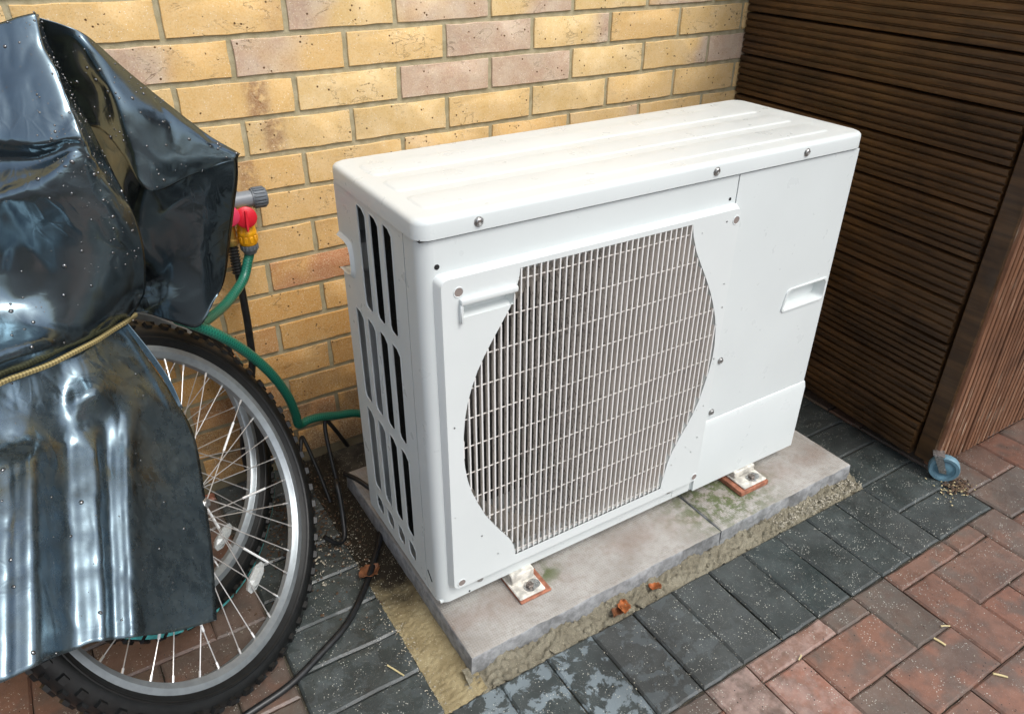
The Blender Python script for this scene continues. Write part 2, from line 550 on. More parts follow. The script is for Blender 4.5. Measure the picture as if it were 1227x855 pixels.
M = {}
M['brick'] = mat_brick()
M['mortar'] = mat_mortar()
M['black'] = mat_paver(True)
M['red'] = mat_paver(False)
M['joint'] = mat_joint()
M['ground'] = mat_ground()
M['sand'] = mat_sand('bedding_sand', (0.27, 0.215, 0.115), (0.42, 0.35, 0.20), (0.16, 0.12, 0.06))
M['haunch'] = mat_sand('rough_mortar', (0.24, 0.215, 0.155), (0.36, 0.33, 0.245), (0.10, 0.085, 0.055), 0.005)
M['slab'] = mat_slab(False)
M['wood_h'] = mat_wood('dark_decking', (0.036, 0.0175, 0.0062), (0.110, 0.056, 0.020), 1)
M['wood_v'] = mat_wood('front_decking', (0.105, 0.045, 0.022), (0.25, 0.118, 0.062), 2, 0.05)
M['white'] = mat_white('white_enamel')
M['white2'] = mat_white('white_plastic', (0.68, 0.72, 0.712), 0.4)
M['slat'] = mat_slat()
M['cover'] = mat_cover()
M['fin'] = simple('coil_fins', (0.010, 0.012, 0.012), 0.55, 0.2, 0.6, 120, 0.8, 300)
M['cavity'] = simple('dark_cavity', (0.035, 0.033, 0.031), 0.8)
M['beige'] = simple('shroud_plastic', (0.50, 0.46, 0.40), 0.6, 0, 0.15)
M['fan'] = simple('fan_plastic', (0.10, 0.095, 0.09), 0.6, 0, 0.3)
M['steel'] = simple('zinc_steel', (0.42, 0.42, 0.41), 0.35, 0.9, 0.4, 300)
M['bolt'] = simple('weathered_bolt', (0.20, 0.17, 0.15), 0.45, 0.7, 0.5, 300)
M['hole'] = simple('screw_recess', (0.24, 0.20, 0.18), 0.7)
M['ink'] = simple('black_gap', (0.01, 0.01, 0.01), 0.8)
M['footm'] = simple('dirty_white_bracket', (0.60, 0.575, 0.51), 0.5, 0, 0.35, 60, 0.3)
M['tile'] = simple('terracotta_pad', (0.33, 0.13, 0.075), 0.7, 0, 0.35, 60, 0.3)
M['pvc'] = simple('grey_pvc', (0.20, 0.225, 0.25), 0.4, 0, 0.1)
M['pvc_d'] = simple('dark_grey_pvc', (0.11, 0.13, 0.15), 0.45, 0, 0.1)
M['redp'] = simple('red_plastic', (0.62, 0.012, 0.030), 0.35)
M['pinkp'] = simple('pink_red_plastic', (0.62, 0.04, 0.10), 0.35)
M['yel'] = simple('yellow_plastic', (0.78, 0.36, 0.008), 0.35, 0, 0.1)
M['brass'] = simple('brass', (0.55, 0.38, 0.12), 0.35, 0.9, 0.2)
M['rubber'] = simple('black_rubber', (0.010, 0.011, 0.012), 0.38, 0, 0.4, 80, 0.2, 200)
M['tyre_m'] = simple('tyre_rubber', (0.005, 0.0058, 0.006), 0.45, 0, 0.4, 60, 0.2, 150)
M['alloy'] = simple('rim_alloy', (0.30, 0.335, 0.355), 0.36, 0.6, 0.08, 70)
M['spoke'] = simple('spoke_steel', (0.70, 0.69, 0.67), 0.32, 0.6)
M['sleeve'] = simple('white_spoke_cover', (0.78, 0.80, 0.80), 0.35)
M['refl'] = simple('clear_reflector', (0.36, 0.38, 0.375), 0.12, 0, 0.12, 300)
M['cyan'] = simple('turquoise_stripe', (0.08, 0.42, 0.42), 0.5, 0, 0.35, 90)
M['castor'] = simple('blue_grey_castor_tyre', (0.13, 0.24, 0.30), 0.4, 0, 0.2)
M['castor_d'] = simple('castor_disc', (0.10, 0.21, 0.27), 0.4, 0, 0.2)
M['leaf'] = simple('dry_leaf_tissue', (0.33, 0.10, 0.025), 0.6, 0, 0.5, 60, 0.3)
M['leaf_b'] = simple('brown_leaf_tissue', (0.16, 0.06, 0.022), 0.65, 0, 0.5, 60, 0.3)
M['straw'] = simple('straw_stalk', (0.55, 0.46, 0.24), 0.6, 0, 0.2)
M['litter'] = simple('leaf_crumbs', (0.075, 0.043, 0.022), 0.8, 0, 0.7, 200)
M['grit'] = simple('pale_grit', (0.36, 0.33, 0.26), 0.9, 0, 0.5, 200)
M['stone'] = simple('mortar_lump', (0.36, 0.33, 0.25), 0.9, 0, 0.4, 90, 0.5)

def mat_hose():
    n = NT('green_braided_hose')
    x, y, z = n.sep()
    uv = n.new('ShaderNodeUVMap').outputs[0]
    u, v, w = n.sep(uv)
    a = n.math('SINE', n.math('ADD', n.math('MULTIPLY', u, 1000.0), n.math('MULTIPLY', v, 2 * pi * 5)))
    b = n.math('SINE', n.math('SUBTRACT', n.math('MULTIPLY', u, 1000.0), n.math('MULTIPLY', v, 2 * pi * 5)))
    k = n.ramp(n.math('MAXIMUM', a, b), 0.70, 0.95)
    c = n.mix(k, (0.003, 0.10, 0.065), (0.02, 0.22, 0.15))
    n.set(color=c, rough=0.28, spec=0.6, normal=n.bump(k, 0.3, 0.0008))
    return n.m
M['hose'] = mat_hose()

def mat_rope():
    n = NT('yellow_brown_cord')
    uv = n.new('ShaderNodeUVMap').outputs[0]
    u, v, w = n.sep(uv)
    a = n.math('SINE', n.math('ADD', n.math('MULTIPLY', u, 620.0), n.math('MULTIPLY', v, 2 * pi * 2)))
    b = n.math('SINE', n.math('SUBTRACT', n.math('MULTIPLY', u, 620.0), n.math('MULTIPLY', v, 2 * pi * 2)))
    k = n.ramp(n.math('MULTIPLY', a, b), -0.5, 0.5)
    c = n.mix(k, (0.16, 0.125, 0.05), (0.42, 0.34, 0.15))
    n.set(color=c, rough=0.6, normal=n.bump(k, 0.6, 0.001))
    return n.m
M['rope'] = mat_rope()

def tube_uv(me, seg, pts):
    """length (m) and turn around the tube as UV, for braids"""
    L = [0.0]
    for i in range(1, len(pts)):
        L.append(L[-1] + (Vector(pts[i]) - Vector(pts[i - 1])).length)
    uv = me.uv_layers.new(name='UVMap')
    for p in me.polygons:
        if len(p.vertices) != 4:
            continue
        ks = [vi % seg for vi in p.vertices]
        wrap = (max(ks) - min(ks)) > 1
        for li, vi in zip(p.loop_indices, p.vertices):
            k = vi % seg
            if wrap and k == 0:
                k = seg
            uv.data[li].uv = (L[vi // seg], k / seg)

ZG = -0.992

# ================================================================== GROUND AND PAVING
gm = MB(); gm.add([(-25, -25, ZG - 0.03), (25, -25, ZG - 0.03), (25, 25, ZG - 0.03), (-25, 25, ZG - 0.03)], [(0, 1, 2, 3)])
tag(part('ground', gm, M['ground']), kind='structure')

def block_mesh(name, sx, sy, depth, ch, rng, jit=0.0012, npx=5, npy=3):
    """a paver or brick lying in XY, face up at z=0, chamfered and slightly uneven"""
    per = []
    for i in range(npx): per.append((-sx / 2 + sx * i / npx, -sy / 2))
    for i in range(npy): per.append((sx / 2, -sy / 2 + sy * i / npy))
    for i in range(npx): per.append((sx / 2 - sx * i / npx, sy / 2))
    for i in range(npy): per.append((-sx / 2, sy / 2 - sy * i / npy))
    per = [(x + rng.uniform(-jit, jit), y + rng.uniform(-jit, jit)) for x, y in per]
    def inset(d, z, zj=0.0):
        out = []
        for x, y in per:
            fx = max(0.0, 1 - d / (sx / 2)); fy = max(0.0, 1 - d / (sy / 2))
            out.append((x * fx, y * fy, z + rng.uniform(-zj, zj)))
        return out
    mb = MB()
    mb.ring_stack([inset(0, -depth), inset(0, -ch), inset(ch * 1.1, 0, 0.0004)], cap0=False)
    return mb.mesh(name, 30)

rng = random.Random(3)
pave = MB(); pave.add([(-1.3, -2.0, ZG - 0.0075), (3.0, -2.0, ZG - 0.0075), (3.0, 0.02, ZG - 0.0075), (-1.3, 0.02, ZG - 0.0075)], [(0, 1, 2, 3)])
patio = tag(part('paved_patio', pave, M['joint']), kind='structure')
S = 0.1025
GAP = 0.0022
mesh_cache = {}
def paver(x0, x1, y0, y1, black, tint, sky_sheen=0.0, pale=0.0):
    sx, sy = x1 - x0 - GAP, y1 - y0 - GAP
    key = (round(sx, 3), round(sy, 3), rng.randrange(3))
    if key not in mesh_cache:
        mesh_cache[key] = block_mesh('paver', sx, sy, 0.022, 0.0038, rng)
    me = mesh_cache[key].copy() if False else mesh_cache[key]
    k = (key, black)
    if k not in mesh_cache:
        m2 = me.copy(); m2.materials.clear(); m2.materials.append(M['black' if black else 'red']); mesh_cache[k] = m2
    o = link('paver', mesh_cache[k], None, patio, ((x0 + x1) / 2, (y0 + y1) / 2, ZG + rng.uniform(-0.0012, 0.0012)),
             (rng.uniform(-.006, .006), rng.uniform(-.006, .006), rng.uniform(-.006, .006)))
    o['tint'] = tint; o['sky_sheen'] = sky_sheen; o['pale'] = pale
    return o

X0, YB = 0.6209, -1.0140
# soldier row in front of the slabs
for i in range(-5, 6):
    x = X0 + S * i
    sky_sheen = {-5: .8, -4: .9, -3: .9, -2: .28, -1: .15, 0: .05}.get(i, 0.0)
    paver(x, x + S, YB, YB + 0.2035, True, rng.random(), sky_sheen)
# black border turning the corner, right
k = 0
while YB + S * k < -0.02:
    paver(1.2375, 1.441, YB + S * k, YB + S * (k + 1), True, rng.random() * .4); k += 1
# black border, left of the slabs
y = -0.812
ks = [-0.812 + 0.1012 * j for j in range(-2, 8)]
for a in ks:
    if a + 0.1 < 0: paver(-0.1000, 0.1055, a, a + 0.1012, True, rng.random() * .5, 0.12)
BX0, BX1, BY0 = -0.1025, 1.4435, YB - 0.0015
pale_at = {(-2, 0): .3, (0, 0): .9, (-1, 0): .95, (0, 1): .8, (-3, 0): .6, (-1, 1): .7, (2, 0): .2}
for r in range(-11, 8):
    yt = -0.9575 - S * r
    for i in range(-15, 18):
        kd = (i - r) % 4
        x = X0 + S * i
        if kd == 0: rc = [x, x + 2 * S, yt - S, yt]
        elif kd == 3: rc = [x, x + S, yt - 2 * S, yt]
        else: continue
        x0, x1, y0, y1 = rc
        y1 = min(y1, -0.004)
        if y1 - y0 < 0.015: continue
        if x1 > BX0 and x0 < BX1 and y1 > BY0:       # cut at the black border
            opts = []
            if y0 < BY0: opts.append((x0, x1, y0, BY0))
            if x0 < BX0: opts.append((x0, BX0, y0, y1))
            if x1 > BX1: opts.append((BX1, x1, y0, y1))
            opts = [o for o in opts if o[1] - o[0] > .012 and o[3] - o[2] > .012]
            if not opts: continue
            x0, x1, y0, y1 = max(opts, key=lambda o: (o[1] - o[0]) * (o[3] - o[2]))
        if x0 > 2.25 or y1 < -1.66 or x1 < -0.84: continue
        paver(x0, x1, y0, y1, False, rng.random() ** 0.5, 0.0, pale_at.get((i, r), 0.12 * rng.random()))

def lumpy(name, pts_fn, nu, nv, mat, amp, sc, kind='structure', parent=None):
    mb = MB()
    vs = []
    for i in range(nu + 1):
        for j in range(nv + 1):
            p = Vector(pts_fn(i / nu, j / nv))
            e = 1.0
            p.z += amp * e * noise.fractal(p * sc, 0.7, 2.0, 4)
            vs.append(p)
    fs = [(i * (nv + 1) + j, (i + 1) * (nv + 1) + j, (i + 1) * (nv + 1) + j + 1, i * (nv + 1) + j + 1) for i in range(nu) for j in range(nv)]
    mb.add(vs, fs)
    o = part(name, mb, mat, parent, 180, fix=False)
    return tag(o, kind=kind)

def sand_pt(u, v):
    y = -0.815 + u * 0.80
    w = 0.5 + 0.5 * noise.noise(Vector((y * 14, 3, 0)))
    return (0.098 + 0.006 * w + v * 0.085, y, ZG - 0.001 + 0.010 * v * v)
lumpy('sand_strip', sand_pt, 300, 26, M['sand'], 0.0028, 150)
def haunch_pt(u, v):
    x = 0.160 + u * 1.078
    return (x, -0.8125 + v * 0.048 + 0.004 * noise.noise(Vector((x * 30, 0, 5))), ZG - 0.006 + 0.026 * (v ** 0.8) * (0.9 + 0.5 * noise.noise(Vector((x * 18, 1, 2)))))
lumpy('mortar_strip', haunch_pt, 420, 20, M['haunch'], 0.0085, 85)
def bed_pt(u, v):
    return (0.17 + u * 1.07, -0.765 + v * 0.76, ZG - 0.004)
lumpy('bedding_layer', bed_pt, 10, 10, M['joint'], 0.001, 20)
# lumps in the mortar
mb = MB()
for i in range(60):
    x = 0.14 + 1.08 * rng.random(); rr = rng.uniform(0.003, 0.009) * (1.4 if x < .6 else .6)
    c = Vector((x, -0.794 + rng.uniform(-.012, .012), ZG + 0.001))
    bm = bmesh.new(); bmesh.ops.create_icosphere(bm, subdivisions=2, radius=rr)
    vs = [c + Vector((v.co.x * 1.3, v.co.y, v.co.z * .5)) * (1 + 0.8 * noise.noise(v.co * 130 + c * 40)) for v in bm.verts]
    bm.verts.index_update(); mb.add(vs, [[v.index for v in f.verts] for f in bm.faces]); bm.free()
tag(part('mortar_lumps', mb, M['haunch'], None, 60), kind='stuff')
# grit: right end of the strip, left by the wheel, behind
def scatter(name, mat, n, fn, r0, r1, flat=0.6):
    mb = MB()
    for i in range(n):
        x, y, z = fn()
        r = rng.uniform(r0, r1)
        t = rng.random() * 6.28
        ax = Vector((cos(t), sin(t), rng.uniform(-.3, .3))) * r
        ay = Vector((-sin(t), cos(t), rng.uniform(-.3, .3))) * r * rng.uniform(.4, 1)
        az = Vector((0, 0, r * flat))
        c = Vector((x, y, z))
        mb.add([c + ax, c + ay, c - ax, c - ay, c + az, c - az * .4], [(0, 1, 4), (1, 2, 4), (2, 3, 4), (3, 0, 4), (1, 0, 5), (2, 1, 5), (3, 2, 5), (0, 3, 5)])
    return tag(part(name, mb, mat), kind='stuff')
scatter('loose_grit', M['grit'], 420, lambda: (rng.uniform(.95, 1.24), rng.uniform(-.812, -.775), ZG + .010), .0012, .0035)
scatter('loose_grit', M['grit'], 160, lambda: (rng.gauss(.06, .05), rng.gauss(-.34, .04), ZG + .003), .0012, .004)
scatter('loose_grit', M['grit'], 260, lambda: (rng.gauss(.10, .012), rng.uniform(-.80, -.30), ZG + .004), .0008, .0022)
scatter('soil_crumbs', M['litter'], 700, lambda: (rng.gauss(.05, .08), rng.gauss(-.22, .11), ZG + .003), .0015, .005, .5)
scatter('joint_crumbs', M['grit'], 500, lambda: (rng.choice([X0 + S * rng.randrange(-5, 8) + rng.gauss(0, .004), rng.uniform(.3, 1.6)]), rng.uniform(-1.25, -.80), ZG + .001), .0006, .0017)
scatter('leaf_crumbs', M['litter'], 130, lambda: (1.435 + rng.gauss(0, .022), -.93 + rng.gauss(0, .012), ZG + .004), .002, .006, .35)
scatter('pale_crumbs', M['straw'], 60, lambda: (1.42 + rng.gauss(0, .03), -.925 + rng.gauss(0, .018), ZG + .004), .0015, .0035, .4)

# ================================================================== BRICK WALL
wall = empty('brick_wall', (0, 0, ZG), 'yellow brick wall with some pinkish bricks behind the heat pump', 'wall')
mb = MB()
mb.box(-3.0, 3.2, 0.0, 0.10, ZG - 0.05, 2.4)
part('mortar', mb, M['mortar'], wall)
def brick_mesh(name, sx, sz, rng):
    """face at local y=-0.0055, looking to -y"""
    per = []
    npx, npz = 6, 3
    for i in range(npx): per.append((-sx / 2 + sx * i / npx, -sz / 2))
    for i in range(npz): per.append((sx / 2, -sz / 2 + sz * i / npz))
    for i in range(npx): per.append((sx / 2 - sx * i / npx, sz / 2))
    for i in range(npz): per.append((-sx / 2, sz / 2 - sz * i / npz))
    per = [(x + rng.uniform(-.0011, .0011), z + rng.uniform(-.0011, .0011)) for x, z in per]
    rings = []
    for d, y in ((0, 0.004), (0.0002, -0.0022), (0.0012, -0.0033)):
        rings.append([(x * (1 - d / (sx / 2)), y + (rng.uniform(-.0005, .0005) if d > .001 else 0), z * (1 - d / (sz / 2))) for x, z in per])
    mb = MB(); mb.ring_stack(rings, cap0=False)
    me = mb.mesh(name, 40); me.materials.append(M['brick'])
    return me
bvars = [brick_mesh('brick', 0.2145, 0.0645, rng) for _ in range(6)]
PINK = {(0, 1): (.38, -.35), (0, 2): (.62, .1), (0, 3): (.6, .25), (0, 5): (.65, .1), (1, -1): (.40, -.45), (1, 0): (.45, -.25), (1, 2): (.85, 0), (1, 3): (.15, .55),
        (2, 2): (.85, 0), (2, 3): (.9, 0), (2, 5): (.2, .6), (2, 6): (.9, .1), (4, 4): (.45, .1), (0, -1): (.2, .1), (4, 3): (.1, .2)}
RED = {(7, 0): .85, (9, -1): .35, (11, -1): .5, (8, -2): .4, (12, 0): .6, (10, -2): .5}
STAIN = {(2, 0): (.035, .85), (3, 0): (-.055, .75), (4, 0): (-.01, .7), (0, 0): (.09, .3)}
for r in range(-1, 14):
    zc = 0.0375 - 0.075 * r
    for k in range(-5, 8):
        x = 0.225 * k + 0.1125 + (0.1125 if r % 2 else 0.0)
        if x < -0.95 or x > 1.60: continue
        if zc - .035 < ZG - .04: continue
        o = link('brick', rng.choice(bvars), None, wall, (x, -0.0005, zc - ZG), (rng.uniform(-.004, .004), rng.uniform(-.006, .006), rng.uniform(-.004, .004)))
        p, g = PINK.get((r, k), (max(0, rng.gauss(.08, .08)), rng.uniform(-.15, .15)))
        if r >= 5 and (r, k) not in PINK: p *= .6
        o['pink'] = p; o['grad'] = g
        o['warm'] = max(0.0, min(.95, (r - 3.5) / 5.5 + rng.uniform(-.12, .12)))  # deeper orange towards the ground: wet brick and shading in one tone
        o['red'] = RED.get((r, k), 0.0)
        sx, s = STAIN.get((r, k), (0.0, 0.0))
        o['stainx'] = sx; o['stain'] = s
        o['damp_shade'] = {13: .9, 12: .8, 11: .45, 10: .2}.get(r, 0.0)  # damp and wall-foot shade, both put into the colour of the lowest courses
# the wall goes on beyond the picture: one joined part
mb = MB()
for r in range(-32, 14):
    zc = 0.0375 - 0.075 * r
    for k in range(-14, 15):
        x = 0.225 * k + 0.1125 + (0.1125 if r % 2 else 0.0)
        if x < -2.95 or x > 3.1: continue
        if r >= -1 and -0.95 <= x <= 1.60: continue
        if zc - .035 < ZG - .04: continue
        mb.box(x - .107, x + .107, -.006, .004, zc - .032, zc + .032)
o = part('outer_bricks', mb, M['brick'], wall, fix=False); tag(o, kind='stuff')

# ================================================================== WOODEN CABINET ON CASTORS
cab = empty('decking_cabinet', (1.42, -0.86, ZG), 'dark brown cabinet of grooved decking boards standing on castors right of the heat pump', 'cabinet')
pa, pb_ = Vector((1.4815, -0.008, 0)), Vector((1.42, -0.815, 0))
ld = (pb_ - pa).normalized(); ln = Vector((ld.y, -ld.x, 0))       # ln looks to -x
if ln.x > 0: ln = -ln
Ltot = (pb_ - pa).length
def groove_profile(h, n, out=0.0038, base=0.0):
    pr = []
    p = h / n
    for k in range(n):
        z = k * p
        pr += [(z + p * .10, base), (z + p * .24, base + out), (z + p * .40, base + out * 1.12), (z + p * .72, base + out * 1.08), (z + p * .88, base + out)]
        pr += [(z + p * .99, base)]
    return pr
def board(length, h, n, thick, out=0.0038):
    """local: X along length, Z up, face at +Y=0.. outwards, back at -thick"""
    pr = groove_profile(h, n, out)
    sec = [(0.0005, -thick)] + [(a, b) for a, b in pr] + [(h - 0.0005, -thick)]
    nseg = 10
    mb = MB()
    vs = []
    for s in range(nseg + 1):
        for (z, o_) in sec:
            w = 0.0008 * noise.noise(Vector((s * .8, z * 40, h * 77)))
            vs.append((length * s / nseg, o_ + w, z))
    m = len(sec)
    fs = []
    for s in range(nseg):
        for k in range(m):
            l = (k + 1) % m
            fs.append((s * m + k, s * m + l, (s + 1) * m + l, (s + 1) * m + k))
    fs.append(tuple(range(m))); fs.append(tuple(reversed(range(nseg * m, (nseg + 1) * m))))
    mb.add(vs, fs)
    return mb
zs_ = [-0.962, -0.866, -0.752, -0.648, -0.546, -0.445, -0.338, -0.236, -0.132, -0.026, 0.079, 0.184, 0.289]
for i in range(len(zs_) - 1):
    h = zs_[i + 1] - zs_[i] - 0.0020
    mb = board(Ltot - rng.uniform(.002, .010), h, 5 if h < .1 else 6, 0.020, 0.0062)
    me = mb.mesh('side_board', 40)
    me.materials.append(M['wood_h'])
    ou = 0.007 if i == 0 else rng.uniform(-.0015, .0015)
    o = link('side_board', me, None, cab)
    st = pa + ln * ou
    o.matrix_local = frame((st.x - 1.42, st.y + 0.86, zs_[i] - ZG), ld, ln, (0, 0, 1))
ztop = zs_[-1]
mb = MB(); mb.box(1.4185, 1.470, -0.8625, -0.8165, ZG + 0.030, ztop, 0.003)
part('corner_post', mb, M['wood_h'], cab, 30)
mb = MB(); mb.box(1.50, 2.38, -0.84, -0.03, ZG + 0.045, ztop - .01)
part('inner_panel', mb, M['ink'], cab)
mb = MB(); mb.box(1.415, 2.42, -0.87, -0.005, ztop + .002, ztop + .030, 0.004)
part('top_board', mb, M['wood_h'], cab, 30)
xb = 1.4225
for i in range(8):
    w = 0.1165
    mb = board(ztop - ZG - 0.030, w, 6 if i != 1 else 7, 0.02, 0.0058)
    me = mb.mesh('front_board', 40); me.materials.append(M['wood_v'])
    o = link('front_board', me, None, cab)
    o.matrix_local = frame((xb - 1.42 + i * 0.1205, -0.8645 + .86 + rng.uniform(-.001, .001), 0.024 + rng.uniform(-.002, .002)), (0, 0, 1), (0, -1, 0), (1, 0, 0))
    if i == 0:
        pass
def castor(x, y, yaw, parent):
    nrm = Vector((cos(yaw), sin(yaw), 0))
    c = Vector((x, y, ZG + 0.0347))
    A = axis_frame(c, nrm)
    root = part('castor', MB().lathe([(0.0, -.0095), (.013, -.0095), (.020, -.006), (.0255, -.0085), (.0255, .0085), (.020, .006), (.013, .0095), (0, .0095)], A, 28), M['castor_d'], parent, 40)
    part('castor_tyre', MB().lathe([(.0255, -.0105), (.0325, -.0108), (.0342, -.008), (.0346, 0), (.0342, .008), (.0325, .0108), (.0255, .0105), (.0250, .0)], A, 36, True), M['castor'], root, 40)
    mb = MB()
    up = Vector((0, 0, 1)); fwd = up.cross(nrm)
    for s in (-1, 1):
        q = c + nrm * s * .0138
        F = frame(q, fwd, up, nrm)
        mb.add([F @ Vector(p) for p in [(-.009, -.008, -.001), (.007, -.008, -.001), (-.012, .038, -.001), (-.032, .038, -.001), (-.009, -.008, .001), (.007, -.008, .001), (-.012, .038, .001), (-.032, .038, .001)]],
               [(0, 1, 2, 3), (7, 6, 5, 4), (0, 4, 5, 1), (1, 5, 6, 2), (2, 6, 7, 3), (3, 7, 4, 0)])
        mb.lathe([(.0, s * .003), (.0045, s * .003), (.0045, 0), (0, 0)], F, 10)
    F = frame(c, fwd, up, nrm)
    mb.add([F @ Vector(p) for p in [(-.034, .036, -.014), (-.008, .036, -.014), (-.008, .036, .014), (-.034, .036, .014), (-.034, .039, -.014), (-.008, .039, -.014), (-.008, .039, .014), (-.034, .039, .014)]],
           [(0, 1, 2, 3), (7, 6, 5, 4), (0, 4, 5, 1), (1, 5, 6, 2), (2, 6, 7, 3), (3, 7, 4, 0)])
    part('castor_fork', mb, M['steel'], root)
castor(1.430, -0.8895, radians(214), cab)
castor(2.30, -0.845, radians(200), cab)

# ================================================================== CONCRETE SLABS
ZS = -0.942
def slab(name, x0, x1, y0, y1, zb0, label, group):
    mb = MB()
    nx, ny = 60, 24
    rough = lambda x, y, s: 0.004 * noise.fractal(Vector((x * 16, y * 16, s)), 0.7, 2, 4)
    # top outline pulled in a little, lower outline broken and uneven
    per = [(x0 + (x1 - x0) * i / nx, y0) for i in range(nx)] + [(x1, y0 + (y1 - y0) * i / ny) for i in range(ny)] + [(x1 - (x1 - x0) * i / nx, y1) for i in range(nx)] + [(x0, y1 - (y1 - y0) * i / ny) for i in range(ny)]
    cx, cy = (x0 + x1) / 2, (y0 + y1) / 2
    rc = .006
    def ring(d, z, amp, seed):
        out = []
        for x, y in per:
            dx = max(-1, min(1, (x - cx) * 1e3)); dy = max(-1, min(1, (y - cy) * 1e3))
            onx = abs(y - y0) < 1e-6 or abs(y - y1) < 1e-6
            ony = abs(x - x0) < 1e-6 or abs(x - x1) < 1e-6
            px = x - (dx * d if ony else 0); py = y - (dy * d if onx else 0)
            k = rough(x, y, seed) * amp * (1.0 if onx else .25)
            out.append((px - (dx * k if ony else 0), py - (dy * k if onx else 0), z + k * .5))
        return out
    mb.ring_stack([ring(.004, zb0, 1.4, 9), ring(-.001, zb0 + .012, 1.3, 5), ring(.0005, ZS - .006, .8, 3), ring(.0012, ZS - .002, .45, 1), ring(.004, ZS, 0, 1)])
    o = part(name, mb, M['slab'], None, 50, origin=((x0 + x1) / 2, (y0 + y1) / 2, zb0))
    return tag(o, label, 'slab', group)
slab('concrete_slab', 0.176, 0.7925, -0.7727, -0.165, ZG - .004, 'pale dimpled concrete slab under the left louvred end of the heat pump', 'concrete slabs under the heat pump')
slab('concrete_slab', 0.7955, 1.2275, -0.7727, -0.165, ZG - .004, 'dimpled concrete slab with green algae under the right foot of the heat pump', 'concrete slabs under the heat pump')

# ================================================================== HEAT PUMP
UX, UY, UZ = 0.1699, -0.6666, -0.9061
UW, UD, UH = 0.95, 0.330, 0.718
hp = empty('heat_pump', (UX + UW / 2, UY + UD / 2, UZ), 'white outdoor heat pump unit with a large grey slatted fan grille', 'heat pump')
def P(u, v, w): return Vector((UX + u, UY + v, UZ + w))
def fmap(u, w, t): return P(u, t, w)
def lmap(u, w, t): return P(t, u, w)
def rrect(x0, x1, z0, z1, r, n=4):
    out = []
    for cx, cz, a0 in ((x1 - r, z0 + r, -90), (x1 - r, z1 - r, 0), (x0 + r, z1 - r, 90), (x0 + r, z0 + r, 180)):
        for k in range(n + 1):
            a = radians(a0 + 90 * k / n)
            out.append((cx + r * cos(a), cz + r * sin(a)))
    return out
gL = [(0.158, .652), (0.1565, .64), (0.15, .616), (0.140, .59), (0.125, .567), (0.109, .543), (0.094, .519), (0.081, .495), (0.070, .468), (0.062, .441), (0.0565, .414), (0.053, .380), (0.0515, .348), (0.0535, .315), (0.058, .284), (0.066, .254), (0.077, .225), (0.091, .192), (0.107, .164), (0.121, .141), (0.134, .122), (0.145, .104), (0.151, .088), (0.1535, .075), (0.155, .063)]
gR = [(0.508, .652), (0.514, .628), (0.525, .600), (0.543, .568), (0.561, .537), (0.577, .507), (0.590, .477), (0.601, .447), (0.6075, .418), (0.611, .389), (0.612, .360), (0.608, .327), (0.601, .295), (0.593, .263), (0.582, .234), (0.567, .205), (0.551, .179), (0.538, .155), (0.529, .132), (0.5225, .100), (0.5185, .08), (0.517, .063)]
region = gL + list(reversed(gR))      # counter-clockwise from the top left
def inside(u, w):
    c = False
    n = len(region)
    for i in range(n):
        (x1, y1), (x2, y2) = region[i], region[(i + 1) % n]
        if (y1 > w) != (y2 > w) and u < (x2 - x1) * (w - y1) / (y2 - y1) + x1: c = not c
    return c
# --- front panel, its rounded corner and the strip round the side
RC = 0.022
mb = MB()
mb.plate([(RC, 0.0), (0.6205, 0.0), (0.6205, UH), (RC, UH)], [rrect(0.058, 0.602, 0.075, 0.64, 0.08, 6)], 0.0, 0.002, fmap)
arc = []
for k in range(9):
    a = radians(90 * k / 8)
    arc.append((RC - RC * sin(a), RC - RC * cos(a)))
arc += [(0.0, 0.0515)]
vs = []
for (u, v) in arc: vs += [P(u, v, 0.0), P(u, v, UH)]
mb.add(vs, [(2 * i, 2 * i + 2, 2 * i + 3, 2 * i + 1) for i in range(len(arc) - 1)])
front = part('front_panel', mb, M['white'], hp, 35)
# small slit and screw holes
for (u, w, r) in ((0.026, .678, .0042), (0.030, .232, .0035), (0.034, .052, .0035), (0.606, .676, .003), (0.062, .004, .002)):
    mb = MB()
    mb.lathe([(r, 0.0), (r, .0006), (0, .0006)], axis_frame(P(u, 0, w), (0, -1, 0)), 12)
    part('screw_hole', mb, M['ink'], hp)
mb = MB(); mb.box(-.0006, .0006, -.012, .012, -.0022, .0022, M=Matrix.Translation(P(0, .038, .044)) @ Matrix.Rotation(radians(48), 4, 'X'))
part('slit', mb, M['ink'], hp)
# --- left louvred panel with real slots
def slot(y0, y1, z0, z1):
    r = min(.011, (z1 - z0) * .35)
    w = y1 - y0
    # pointed at the upper back, rounded at the upper front; the reverse below
    return [(y0 + .001, z0 + r * .2 + .004), (y0 + w * .35, z0), (y1 - w * .15, z0 + .003), (y1, z0 + r), (y1, z1 - .004), (y1 - .002, z1), (y0 + w * .35, z1 - .002), (y0, z1 - r)]
cols = [(.249, .283), (.197, .230), (.146, .178), (.096, .127)]
holes = []
for j, (a, b) in enumerate(cols):
    if j > 0: holes.append(slot(a, b, .522, .707))
    holes.append(slot(a, b, .307, .500))
    holes.append(slot(a, b, .088, .285))
    holes.append(slot(a, b, .026, .066))
outer = [(.054, 0), (UD, 0), (UD, .560), (.296, .560), (.278, .564), (.273, .574), (.273, .606), (.278, .618), (.296, .622), (UD, .622), (UD, UH), (.054, UH)]
mb = MB(); mb.plate(outer, holes, 0.0, 0.0012, lmap)
part('louvre_panel', mb, M['white'], hp, 25)
